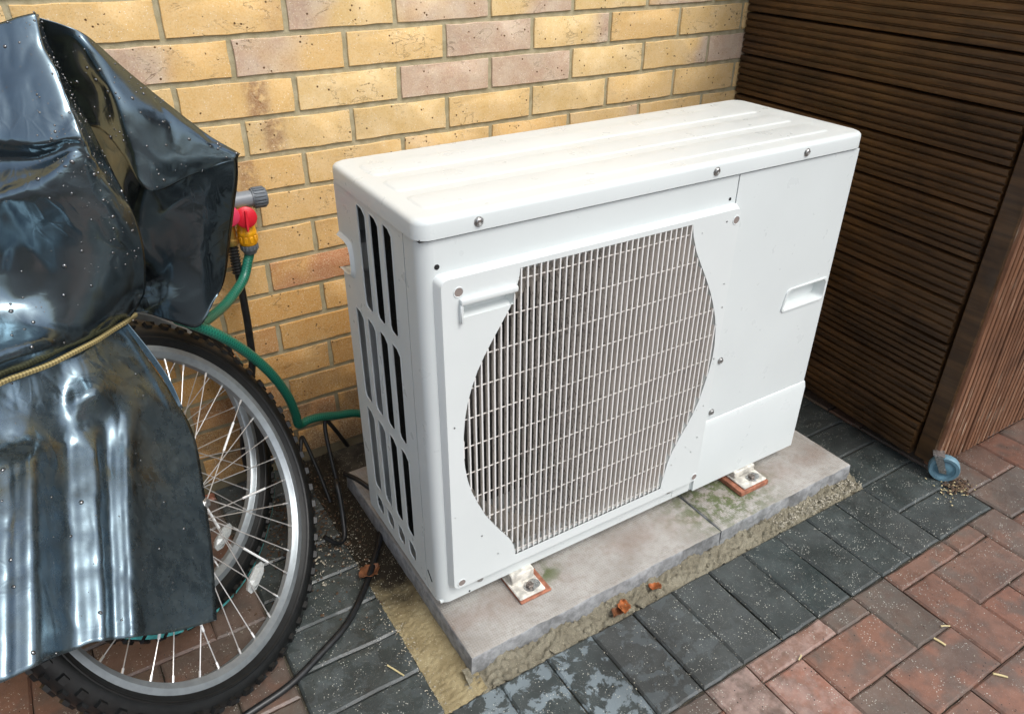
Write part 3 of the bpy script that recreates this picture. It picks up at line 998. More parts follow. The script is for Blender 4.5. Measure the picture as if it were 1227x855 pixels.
# raised rims of the slots
mb = MB()
for hl in holes:
    cy = sum(p[0] for p in hl) / len(hl); cz = sum(p[1] for p in hl) / len(hl)
    def off(d, t):
        out = []
        n = len(hl)
        for i in range(n):
            a, b, c = Vector(hl[i - 1]), Vector(hl[i]), Vector(hl[(i + 1) % n])
            t1 = (b - a).normalized(); t2 = (c - b).normalized()
            nn = Vector((t1.y + t2.y, -t1.x - t2.x)).normalized()
            q = b + nn * d
            out.append(P(t, q.x, q.y))
        return out
    rings = [off(-.0002, .0012), off(-.0002, -.0008), off(.0012, -.0014), off(.0042, -.0003)]
    mb.ring_stack(rings, False, False)
part('slot_rim', mb, M['white'], hp, 60)
# carry handle in the notch
mb = MB()
F = lambda y, z, t: P(t, y, z)
prof = [(.330, .560), (.298, .560), (.280, .564), (.274, .574), (.274, .606), (.280, .618), (.298, .622), (.330, .622)]
vs = []
for (y, z) in prof: vs += [P(-.006, y, z), P(.070, y, z)]
mb.add(vs, [(2 * i, 2 * i + 1, 2 * i + 3, 2 * i + 2) for i in range(len(prof) - 1)])
vs = []
for (y, z) in prof: vs += [P(-.006, y, z), P(.0, y - (.006 if y < .299 else 0), z + (.006 if z > .61 else (-.006 if z < .57 else 0)))]
mb.add(vs, [(2 * i, 2 * i + 2, 2 * i + 3, 2 * i + 1) for i in range(len(prof) - 1)])
part('carry_handle', mb, M['white2'], hp, 50)
# coil behind the louvres and the back
mb = MB(); mb.box(UX + .030, UX + .042, UY + .055, UY + UD - .058, UZ + .008, UZ + UH - .004)
for k in range(0, 110):
    y = UY + .060 + k * .0019
    mb.box(UX + .0275, UX + .0305, y, y + .0007, UZ + .010, UZ + UH - .006)
part('coil', mb, M['fin'], hp)
mb = MB()
mb.box(UX + .002, UX + UW - .002, UY + UD - .003, UY + UD, UZ, UZ + .560)
mb.box(UX + .002, UX + UW - .002, UY + UD - .003, UY + UD, UZ + .622, UZ + UH)
mb.box(UX + .075, UX + UW - .002, UY + UD - .003, UY + UD, UZ + .560, UZ + .622)
mb.box(UX + .070, UX + .075, UY + .30, UY + UD - .001, UZ + .556, UZ + .626)
mb.box(UX + .003, UX + UW - .003, UY + .004, UY + UD - .004, UZ + .0005, UZ + .005)
mb.box(UX + UW - .0022, UX + UW - .0003, UY + .003, UY + UD - .0035, UZ + .001, UZ + UH)
part('back_casing', mb, M['white'], hp)
# cavity, shroud and fan behind the grille
mb = MB()
mb.box(UX + .035, UX + .63, UY + .20, UY + .205, UZ + .006, UZ + UH - .004)
mb.box(UX + .625, UX + .630, UY + .004, UY + .20, UZ + .006, UZ + UH - .004)
mb.box(UX + .045, UX + .050, UY + .025, UY + .20, UZ + .006, UZ + UH - .004)
part('fan_chamber', mb, M['cavity'], hp)
FC = (0.333, 0.355)
circ = [(FC[0] + .278 * cos(2 * pi * k / 48), FC[1] + .278 * sin(2 * pi * k / 48)) for k in range(48)]
mb = MB(); mb.plate([(.046, .008), (.618, .008), (.618, .708), (.046, .708)], [circ], .020, .024, fmap)
part('fan_shroud', mb, M['beige'], hp)
mb = MB()
A = axis_frame(P(FC[0], .09, FC[1]), (0, -1, 0))
mb.lathe([(0, .05), (.035, .048), (.052, .035), (.055, 0), (.055, -.04), (0, -.04)], A, 28)
part('fan_hub', mb, M['fan'], hp, 40)
for b in range(3):
    mb = MB()
    nr, na = 6, 10
    vs = []
    for i in range(nr + 1):
        r = .05 + (.262 - .05) * i / nr
        for j in range(na + 1):
            a = 2 * pi * b / 3 + (j / na) * (1.35 - .25 * (i / nr)) + .5 * i / nr
            vs.append(P(FC[0] + r * cos(a), .06 + .07 * (j / na), FC[1] + r * sin(a)))
    mb.add(vs, [(i * (na + 1) + j, (i + 1) * (na + 1) + j, (i + 1) * (na + 1) + j + 1, i * (na + 1) + j + 1) for i in range(nr) for j in range(na)])
    part('fan_blade', mb, M['fan'], hp, 60)
# --- raised fan guard plate with the two S curves
GT = -0.0145
mb = MB()
plate_out = rrect(0.024, 0.624, 0.040, 0.661, 0.012, 5)
hr = rrect(.057, .147, .594, .617, .003, 2)
mb.plate(plate_out, [region, hr], GT, GT + .003, fmap)
# bevelled surround running back to the casing
n = len(plate_out)
def grow(d):
    return [(p[0] + d * (1 if p[0] > .32 else -1) * (1 if True else 0), p[1] + d * (1 if p[1] > .35 else -1)) for p in plate_out]
rings = [[P(u, GT, w) for u, w in plate_out], [P(u, GT + .002, w) for u, w in grow(.0012)], [P(u, 0.0, w) for u, w in grow(.0055)]]
mb.ring_stack(rings, False, False)
# inner edge of the S curves
rings = [[P(u, GT, w) for u, w in region], [P(u, -.001, w) for u, w in region]]
mb.ring_stack(rings, False, False)
guard = part('fan_guard', mb, M['white2'], hp, 30)
# finger grip recess in the guard
mb = MB()
q0 = [(.057, .594), (.147, .594), (.147, .617), (.057, .617)]
q1 = [(.062, .600), (.140, .600), (.140, .613), (.062, .613)]
rings = [[P(u, GT + .001, w) for u, w in q0], [P(u, .001, w) for u, w in q1]]
mb.ring_stack(rings, False, True)
part('grip_recess', mb, M['white2'], guard)
mb = MB(); mb.box(UX + .052, UX + .151, UY + GT - .008, UY + GT + .001, UZ + .6175, UZ + .6275, .0025, 2)
mb.box(UX + .0515, UX + .0565, UY + GT - .007, UY + GT + .001, UZ + .588, UZ + .619, .0015)
part('grip_lip', mb, M['white2'], guard, 40)
# slats of the grille, one part each
ny = 0
for k in range(48):
    u = 0.0525 + 0.012 * k
    ws = [w for w in [0.063 + (0.652 - 0.063) * i / 300 for i in range(301)] if inside(u, w)]
    if not ws or ws[-1] - ws[0] < .01: continue
    z0, z1 = ws[0] + .001, ws[-1] - .001
    if z1 > .640: z1 = .6535
    if z0 < .070: z0 = .058
    mb = MB()
    sec = [(-.00135, GT + .0005), (.00135, GT + .0005), (.0052, GT + .0160), (.0028, GT + .0160)]
    mb.ring_stack([[P(u + a, b, z0) for a, b in sec], [P(u + a, b, z1) for a, b in sec]])
    part('grille_slat', mb, M['slat'], guard, origin=P(u, GT, z0))
for k in range(11):
    w = 0.632 - 0.0562 * k
    us = [u for u in [0.05 + .565 * i / 400 for i in range(401)] if inside(u, w)]
    if not us: continue
    mb = MB(); mb.box(UX + us[0], UX + us[-1], UY + GT + .0036, UY + GT + .0050, UZ + w - .00065, UZ + w + .00065)
    part('grille_bar', mb, M['slat'], guard, origin=P(us[0], GT, w))
# --- service panel right, with recessed handle, and the valve cover below
mb = MB()
hs = rrect(.823, .940, .398, .444, .010, 5)
hs = [(u + (.010 * ((w - .398) / .046 - 1) if u < .86 else 0), w) for u, w in hs]
mb.plate([(.6225, .184), (.9485, .184), (.9485, .552), (.9455, .520), (.9485, .480), (.9485, UH), (.6225, UH)][:2] + [(.9485, UH), (.6225, UH)], [hs], -.0005, .0025, fmap)
sp = part('service_panel', mb, M['white'], hp, 25)
mb = MB()
cu, cw = .880, .421
sc = lambda k: [(cu + (u - cu) * k, cw + (w - cw) * (k - .04)) for u, w in hs]
sc = lambda k: [(cu + (u - cu) * k, cw + (w - cw) * (1 - (1 - k) * 1.9)) for u, w in hs]
mb.ring_stack([[P(u, -.0004, w) for u, w in sc(1.075)], [P(u, -.0030, w) for u, w in sc(1.068)], [P(u, -.0034, w) for u, w in sc(1.03)], [P(u, -.0028, w) for u, w in sc(.985)], [P(u, .002, w) for u, w in sc(.96)], [P(u, .022, w) for u, w in sc(.90)]], False, True)
part('panel_handle', mb, M['white2'], sp, 40)
mb = MB()
pr = [(0.0, .1830), (-.0030, .1810), (-.0065, .1690), (-.0065, .001), (0.002, .001)]
rings = []
for u in (.6262, .950): rings.append([P(u, v, w) for v, w in pr])
mb.ring_stack(rings)
part('valve_cover', mb, M['white'], hp, 20)
mb = MB(); mb.box(UX + .6225, UX + .6262, UY - .0003, UY + .002, UZ + .001, UZ + .183)
part('panel_strip', mb, M['white'], hp)
mb = MB(); mb.box(UX + .568, UX + .6205, UY - .0016, UY + .001, UZ + .006, UZ + .037, .001)
part('drain_plate', mb, M['white2'], hp)
mb = MB(); mb.box(UX + .570, UX + .615, UY - .0022, UY - .0014, UZ + .0335, UZ + .0365)
part('label_strip', mb, simple('blue_grey_print', (0.25, 0.33, 0.42), 0.5), hp)
# --- lid
def lid_ring(d, z):
    return [Vector((p[0], p[1], UZ + z)) for p in rrect(UX - .0045 + d, UX + UW + .0045 - d, UY - .0045 + d, UY + UD + .004 - d, .024, 6)]
Z0, Z1 = UH + .003, UH + .0335
mb = MB()
rings = [lid_ring(.004, Z0 + .003), lid_ring(.0, Z0), lid_ring(0, Z1 - .009), lid_ring(.0007, Z1 - .0055), lid_ring(.0027, Z1 - .0025), lid_ring(.0060, Z1 - .0006), lid_ring(.0100, Z1)]
mb.ring_stack(rings, True, True)
lid = part('lid', mb, M['white'], hp, 50)
for (a, b) in ((.034, .098), (.122, .185), (.212, .282)):
    mb = MB()
    def rr(d, z): return [P(p[0], p[1], z) for p in rrect(.026 + d, .895 - d, a + d, b - d, .012, 5)]
    mb.ring_stack([rr(-.0015, Z1 - .0004), rr(.0004, Z1 + .0002), rr(.0032, Z1 + .0015), rr(.0052, Z1 + .0019)], False, True)
    part('lid_rib', mb, M['white'], lid, 60)
# dark gap under the lid and body inner top
mb = MB(); mb.box(UX + .002, UX + UW - .002, UY + .002, UY + UD - .002, UZ + UH + .0002, UZ + UH + .0045)
part('lid_gap', mb, M['ink'], hp)
# --- screws
def screw(u, w, y, r=.0062, parent=hp, mat='steel'):
    F = axis_frame(P(u, y, w), (0, -1, 0))
    mb = MB()
    mb.lathe([(r * 1.25, 0), (r * 1.25, .0008), (r * .95, .0012), (r * .95, .0030), (r * .7, .0042), (r * .32, .0036), (0, .0030)], F, 14)
    part('screw', mb, M[mat], parent, 35, origin=P(u, y, w))
for u, w in ((.093, .7345), (.558, .7345), (.786, .7345)): screw(u, w, -.0045)
for u, w in ((.652, .329), (.651, .203), (.652, .028), (.085, .025), (.556, .028)): screw(u, w, -.0008 if w > .19 or u < .6 else -.001, .0058)
mb = None
for u, w in ((.052, .638), (.6145, .640), (.0395, .052), (.6145, .052)):
    mb = MB()
    F = axis_frame(P(u, GT - .0002, w), (0, -1, 0))
    mb.lathe([(.0090, 0), (.0086, .0007), (.0072, .0007), (.0068, -.0)], F, 18)
    part('screw_rim', mb, M['white2'], guard, 40)
    mb = MB(); mb.lathe([(.0070, .0002), (0, .0002)], F, 16, cap=False)
    part('screw_recess', mb, M['hole'], guard)
# --- feet with bolts and pads
def foot(u0, u1, tile_left, pad_mat, pad):
    zf = ZS + pad - UZ
    mb = MB()
    mb.box(UX + u0, UX + u1, UY - .048, UY + .10, UZ + zf, UZ + zf + .0055, .0018)
    mb.box(UX + u0 + .004, UX + u1 - .004, UY - .012, UY + .30, UZ + zf + .005, UZ - .0003, .002)
    f = part('foot', mb, M['footm'], hp, 40)
    mb = MB(); mb.box(UX + u0 - .012 * tile_left, UX + u1 + .004 + .008 * (1 - tile_left), UY - .052, UY + .06, ZS + .0003, ZS + pad - .0003, .0015)
    part('pad', mb, M[pad_mat], f, 40)
    F = axis_frame(P((u0 + u1) / 2 + .004, -.030, zf + .0055), (0, 0, 1))
    mb = MB(); mb.lathe([(.0125, 0), (.0125, .0016), (.0045, .0018)], F, 18)
    mb.lathe([(.0125, 0), (.0125, .0014), (.0045, .0016)], F @ Matrix.Translation((.010, -.006, -.0004)), 18)
    part('washer', mb, M['steel'], f, 40)
    mb = MB(); mb.lathe([(.0078, .0018), (.0080, .0030), (.0080, .0072), (.0068, .0084), (0, .0088)], F, 6)
    part('bolt', mb, M['bolt'], f)
foot(.146, .205, 0, 'tile', .006)
foot(.752, .824, 1, 'tile', .013)
# pipe stub on the right-hand side
mb = MB(); A = axis_frame(P(UW + .000, .035, .150), (1, 0.1, -.1))
mb.lathe([(.020, -.002), (.021, .010), (.020, .018), (.014, .023), (0, .024)], A, 18)
part('pipe_stub', mb, M['steel'], hp, 50)
# rain beads on the guard
mb = MB()
for k in range(90):
    u, w = rng.uniform(.03, .62), rng.uniform(.05, .65)
    if inside(u, w) or (.05 < u < .155 and .58 < w < .63): continue
    r = rng.uniform(.0008, .0018)
    mb.lathe([(r, 0), (r * .85, r * .4), (r * .45, r * .65), (0, r * .72)], axis_frame(P(u, GT, w), (0, -1, 0)), 7)
M['drop'] = simple('rain_water', (1, 1, 1), 0.02, 0, trans=1.0, ior=1.33)
M['drop_b'] = simple('rain_water_on_black', (0.010, 0.013, 0.014), 0.03, 0, ior=2.4)
tag(part('rain_beads', mb, M['drop'], guard, 60), kind='stuff')

# ================================================================== BICYCLES
WA = Vector((0.6800247, 0.7331892, 0)); WUP = Vector((-0.3201, 0.29689, 0.89966)); WN = Vector((0.65962, -0.61179, 0.43659))
def wheel(center, k, parent, stripe, sleeves, refl_at, rot0, aN=WN, aU=WUP, aA=WA):
    """k scales a 26 inch wheel; rim outer radius .2875, tyre outer .336 before scaling"""
    F = frame(center, aA, aU, aN)
    R = 0.2875 * k
    c = Vector(center)
    mb = MB()
    w = .0125
    mb.lathe([(R + .0010, -w), (R - .002, -w - .0006), (R - .010, -w - .0003), (R - .0115, -w + .0012), (R - .0165, -w + .004), (R - .0195, -.005), (R - .0195, .005), (R - .0165, w - .004), (R - .0115, w - .0012), (R - .010, w + .0003), (R - .002, w + .0006), (R + .0010, w), (R - .004, w - .003), (R - .004, -w + .003)], F, 120, True)
    rim = part('wheel', mb, M['alloy'], parent, 35, origin=c)
    # tyre
    mb = MB()
    rc, rt = R + .0205 * k, .0215 * k
    prof = []
    for i in range(15):
        a = radians(-132 + 264 * i / 14)
        prof.append((rc + rt * cos(a), rt * 1.04 * sin(a)))
    prof += [(R - .002, .011), (R - .002, -.011)]
    mb.lathe(prof, F, 120, True)
    for sgn in (-1, 1):                                             # raised bands on the side wall
        mb.lathe([(rc - rt * .55, sgn * rt * .90), (rc - rt * .50, sgn * (rt * .90 + .0018)), (rc - rt * .38, sgn * (rt * .97 + .0014)), (rc - rt * .30, sgn * rt * .99)], F, 120, cap=False)
    nk = 58
    for i in range(nk):
        for j, (ang, wid, ln_, hh, off) in enumerate(((-56, .012, .014, .0075, 0), (56, .012, .014, .0075, .5), (-20, .011, .012, .006, .5), (20, .011, .012, .006, 0))):
            t = 2 * pi * (i + off) / nk
            a = radians(ang)
            rad = Vector((cos(t), sin(t), 0)); tan = Vector((-sin(t), cos(t), 0)); zz = Vector((0, 0, 1))
            out = rad * cos(a) + zz * sin(a)
            side = zz * cos(a) - rad * sin(a)
            o_ = rad * rc + out * (rt - .001)
            vs = []
            for h_, s_ in ((0, 1.0), (hh, .82)):
                for p, q in ((-1, -1), (1, -1), (1, 1), (-1, 1)):
                    vs.append(F @ (o_ + out * h_ + tan * (ln_ / 2 * p * s_) + side * (wid / 2 * q * s_)))
            mb.add(vs, [(4, 5, 6, 7), (0, 1, 5, 4), (1, 2, 6, 5), (2, 3, 7, 6), (3, 0, 4, 7)])
    part('tyre', mb, M['tyre_m'], rim, 40, origin=c)
    if stripe:
        ns = 44
        mb = MB()
        for i in range(ns):
            t0, t1 = 2 * pi * i / ns + .012, 2 * pi * (i + 1) / ns - .012
            vs = []
            for t in (t0, (t0 + t1) / 2, t1):
                for ang in (46, 62):
                    a = radians(ang)
                    rr = rc + (rt + .0075) * cos(a); h = (rt + .0075) * sin(a)
                    vs.append(F @ Vector((rr * cos(t), rr * sin(t), h)))
            mb.add(vs, [(0, 1, 3, 2), (2, 3, 5, 4)])
        part('tyre_stripe', mb, M['cyan'], rim, 40, origin=c)
    # hub
    mb = MB()
    mb.lathe([(.0, -.072), (.005, -.072), (.005, -.050), (.012, -.048), (.012, -.036), (.024, -.034), (.024, -.030), (.013, -.027), (.013, .027), (.024, .030), (.024, .034), (.012, .036), (.012, .048), (.0048, .050), (.0048, .066), (0, .066)], F, 18)
    part('hub', mb, M['steel'], rim, 35, origin=c)
    for s in (-1, 1):
        mb = MB()
        G = F @ Matrix.Translation((0, 0, s * .052))
        mb.lathe([(.0125, 0), (.0125, s * .002), (.0095, s * .0022), (.0095, s * .010), (.007, s * .0115), (0, s * .0115)], G, 6)
        part('axle_nut', mb, M['steel'], rim, origin=c)
    # spokes
    spokes = []
    for i in range(36):
        s = 1 if i % 2 else -1
        t = 2 * pi * i / 36 + rot0
        cr = .62 if (i // 2) % 2 else -.62
        p0 = F @ Vector((.0215 * cos(t + cr * 1.9), .0215 * sin(t + cr * 1.9), s * .032))
        p1 = F @ Vector(((R - .018) * cos(t), (R - .018) * sin(t), s * .003))
        spokes.append((p0, p1))
        mb = MB(); mb.tube([p0, p1], .00105, 6)
        d = (p1 - p0).normalized()
        mb.tube([p1 - d * .012, p1 + d * .002], .0020, 6)
        part('spoke', mb, M['spoke'], rim, 60, origin=p0)
        if i in sleeves:
            mb = MB(); f = sleeves[i]; L = (p1 - p0).length
            mb.tube([p0 + d * (L * f), p0 + d * (L * f + .072)], .0023, 8)
            part('spoke_sleeve', mb, M['sleeve'], rim, 60, origin=p0)
    for (ang, rad) in refl_at:
        t = radians(ang)
        er = Vector((cos(t), sin(t), 0)); et = Vector((-sin(t), cos(t), 0))
        o_ = F @ (er * rad); R3 = F.to_3x3(); er, et, ez = R3 @ er, R3 @ et, R3 @ Vector((0, 0, 1))
        mb = MB()
        rings = []
        for h_, sx, sy in ((-.006, .9, .9), (.000, 1, 1), (.0005, 1, 1), (.0008, .80, .86), (.0075, .62, .40)):
            oc = []
            for (p, q) in ((-.036, -.005), (-.020, -.013), (.020, -.013), (.036, -.005), (.036, .005), (.020, .013), (-.020, .013), (-.036, .005)):
                oc.append(o_ + et * (p * sx * .9) + er * (q * sy * .9) + ez * (h_ + .004))
            rings.append(oc)
        mb.ring_stack(rings)
        part('reflector', mb, M['refl'], rim, origin=o_)
    return rim

BIKE1 = Vector((-0.19811, -0.42776, -0.68322))
k1 = 1.018
b1 = empty('bicycle', (BIKE1.x + .09, BIKE1.y - .09, ZG), 'nearer bicycle with knobbly tyre and white spoke sleeves leaning under the black sheet', 'bicycle', 'bicycles under the black sheet')
wheel(BIKE1, k1, b1, False, {1: .50, 5: .46, 8: .50, 13: .50, 16: .46, 21: .5, 24: .48, 29: .5, 33: .46}, [(-80, .203)], 0.02)
BIKE2 = Vector((-0.2155, -0.257, -0.673))
b2 = empty('bicycle', (BIKE2.x + .09, BIKE2.y - .09, ZG), 'farther bicycle with turquoise stripe on its tyre, between brick wall and nearer wheel', 'bicycle', 'bicycles under the black sheet')
WUP2 = Vector((-.2750, .2560, .9267)); WA2 = Vector((.6810, .7323, 0)); WN2 = WA2.cross(WUP2)
wheel(BIKE2, .985, b2, True, {4: .5, 11: .5, 19: .5, 27: .5}, [(-83, .232)], 0.11, WN2, WUP2, WA2)
for root, c, A, Uv, Nv in ((b1, BIKE1, WA, WUP, WN), (b2, BIKE2, WA2, WUP2, WN2)):
    dn = (Uv * .95 - A * .32).normalized()
    for s in (-1, 1):                                             # fork blades
        q = c + Nv * (.052 * s)
        mb = MB(); mb.tube(spline([q, q + dn * .12 - A * .012, q + dn * .38 - Nv * (.006 * s)], 4), [.010] * 4 + [.012] * 5, 10)
        if root is b1 and s == 1: continue
        part('fork_blade', mb, M['rubber'], root, 60)
    top = c + dn * .40
    mb = MB(); mb.tube([c + dn * .37 - Nv * .05, c + dn * .39 - Nv * .03, top, c + dn * .39 + Nv * .03, c + dn * .37 + Nv * .05], .015, 10)
    mb.tube([top, top + dn * .16], .018, 10)
    part('fork_crown', mb, M['rubber'], root, 60)

# ================================================================== BLACK SHEET OVER THE BICYCLES
COVER_U=[[(-0.376,-0.294,0.039),(-0.288,-0.326,0.067),(-0.238,-0.339,0.082),(-0.219,-0.345,0.088),(-0.198,-0.347,0.092),(-0.196,-0.336,0.090),(-0.193,-0.314,0.086)],
[(-0.381,-0.302,0.021),(-0.295,-0.338,0.042),(-0.248,-0.351,0.052),(-0.224,-0.359,0.056),(-0.200,-0.363,0.058),(-0.196,-0.348,0.056),(-0.191,-0.316,0.050)],
[(-0.390,-0.315,-0.006),(-0.305,-0.351,0.012),(-0.257,-0.368,0.020),(-0.225,-0.380,0.024),(-0.194,-0.388,0.028),(-0.190,-0.375,0.024),(-0.184,-0.332,0.015)],
[(-0.398,-0.330,-0.033),(-0.314,-0.365,-0.018),(-0.267,-0.385,-0.011),(-0.230,-0.398,-0.010),(-0.194,-0.410,-0.008),(-0.187,-0.401,-0.013),(-0.175,-0.349,-0.029)],
[(-0.406,-0.346,-0.059),(-0.323,-0.383,-0.047),(-0.277,-0.402,-0.042),(-0.237,-0.421,-0.046),(-0.197,-0.435,-0.041),(-0.183,-0.427,-0.047),(-0.167,-0.366,-0.069)],
[(-0.412,-0.340,-0.076),(-0.328,-0.377,-0.064),(-0.281,-0.397,-0.058),(-0.241,-0.415,-0.061),(-0.200,-0.433,-0.054),(-0.182,-0.428,-0.064),(-0.162,-0.369,-0.094)],
[(-0.422,-0.324,-0.102),(-0.335,-0.365,-0.087),(-0.287,-0.387,-0.078),(-0.244,-0.408,-0.075),(-0.201,-0.434,-0.060),(-0.181,-0.428,-0.077),(-0.157,-0.378,-0.121)],
[(-0.426,-0.343,-0.116),(-0.341,-0.385,-0.105),(-0.293,-0.404,-0.098),(-0.248,-0.419,-0.087),(-0.201,-0.437,-0.065),(-0.179,-0.423,-0.096),(-0.153,-0.381,-0.141)],
[(-0.431,-0.360,-0.134),(-0.347,-0.401,-0.124),(-0.298,-0.419,-0.113),(-0.250,-0.432,-0.101),(-0.203,-0.440,-0.082),(-0.175,-0.420,-0.123),(-0.148,-0.390,-0.169)],
[(-0.447,-0.344,-0.180),(-0.360,-0.387,-0.166),(-0.306,-0.409,-0.143),(-0.255,-0.427,-0.133),(-0.210,-0.436,-0.132),(-0.175,-0.420,-0.164),(-0.145,-0.380,-0.216)],
[(-0.464,-0.333,-0.228),(-0.374,-0.378,-0.214),(-0.323,-0.392,-0.201),(-0.271,-0.405,-0.196),(-0.219,-0.410,-0.205),(-0.178,-0.394,-0.226),(-0.148,-0.360,-0.266)],
[(-0.479,-0.347,-0.275),(-0.389,-0.390,-0.261),(-0.338,-0.398,-0.252),(-0.285,-0.398,-0.261),(-0.231,-0.397,-0.273),(-0.189,-0.370,-0.291),(-0.156,-0.338,-0.313)],
[(-0.485,-0.385,-0.300),(-0.395,-0.424,-0.282),(-0.347,-0.425,-0.278),(-0.301,-0.415,-0.296),(-0.242,-0.384,-0.323),(-0.197,-0.347,-0.333),(-0.169,-0.306,-0.350)],
[(-0.459,-0.588,-0.261),(-0.398,-0.528,-0.290),(-0.354,-0.487,-0.298),(-0.308,-0.449,-0.314),(-0.251,-0.378,-0.348),(-0.206,-0.330,-0.353),(-0.182,-0.298,-0.368)],
[(-0.484,-0.558,-0.328),(-0.414,-0.504,-0.343),(-0.368,-0.465,-0.347),(-0.318,-0.428,-0.356),(-0.255,-0.371,-0.364),(-0.209,-0.310,-0.377),(-0.191,-0.288,-0.383)],
]
COVER_V=[[(-0.199,-0.305,0.084),(-0.168,-0.307,0.072),(-0.141,-0.305,0.055),(-0.103,-0.288,0.007),(-0.056,-0.282,-0.047),(-0.005,-0.279,-0.102),(0.040,-0.272,-0.140)],
[(-0.201,-0.297,0.066),(-0.167,-0.301,0.054),(-0.140,-0.316,0.037),(-0.105,-0.305,-0.008),(-0.059,-0.298,-0.060),(-0.010,-0.291,-0.110),(0.037,-0.276,-0.141)],
[(-0.208,-0.288,0.034),(-0.168,-0.291,0.025),(-0.143,-0.314,0.009),(-0.115,-0.328,-0.030),(-0.072,-0.313,-0.079),(-0.022,-0.298,-0.121),(0.035,-0.278,-0.142)],
[(-0.215,-0.277,-0.004),(-0.170,-0.282,-0.012),(-0.142,-0.299,-0.023),(-0.127,-0.332,-0.061),(-0.093,-0.330,-0.112),(-0.032,-0.303,-0.138),(0.034,-0.279,-0.143)],
[(-0.216,-0.253,-0.066),(-0.178,-0.262,-0.069),(-0.151,-0.277,-0.079),(-0.135,-0.321,-0.110),(-0.114,-0.340,-0.158),(-0.040,-0.304,-0.152),(0.033,-0.279,-0.145)],
]
COVER_W=[[(-0.211,-0.150,-0.076),(-0.148,-0.263,-0.073),(-0.133,-0.322,-0.103),(-0.110,-0.321,-0.155),(-0.036,-0.289,-0.149),(0.036,-0.267,-0.146)],
[(-0.209,-0.186,-0.146),(-0.171,-0.246,-0.156),(-0.148,-0.296,-0.179),(-0.111,-0.295,-0.206),(-0.044,-0.290,-0.192),(0.029,-0.271,-0.182)],
[(-0.219,-0.192,-0.225),(-0.177,-0.242,-0.232),(-0.150,-0.271,-0.256),(-0.102,-0.277,-0.264),(-0.048,-0.287,-0.249),(0.015,-0.268,-0.231)],
[(-0.228,-0.186,-0.314),(-0.183,-0.226,-0.317),(-0.151,-0.246,-0.324),(-0.107,-0.274,-0.323),(-0.060,-0.280,-0.317),(-0.003,-0.257,-0.302)],
[(-0.234,-0.206,-0.379),(-0.187,-0.236,-0.382),(-0.159,-0.253,-0.375),(-0.118,-0.279,-0.368),(-0.071,-0.285,-0.367),(-0.025,-0.266,-0.359)],
[(-0.230,-0.208,-0.389),(-0.182,-0.239,-0.388),(-0.155,-0.261,-0.389),(-0.122,-0.282,-0.404),(-0.085,-0.293,-0.418),(-0.052,-0.285,-0.383)],
]
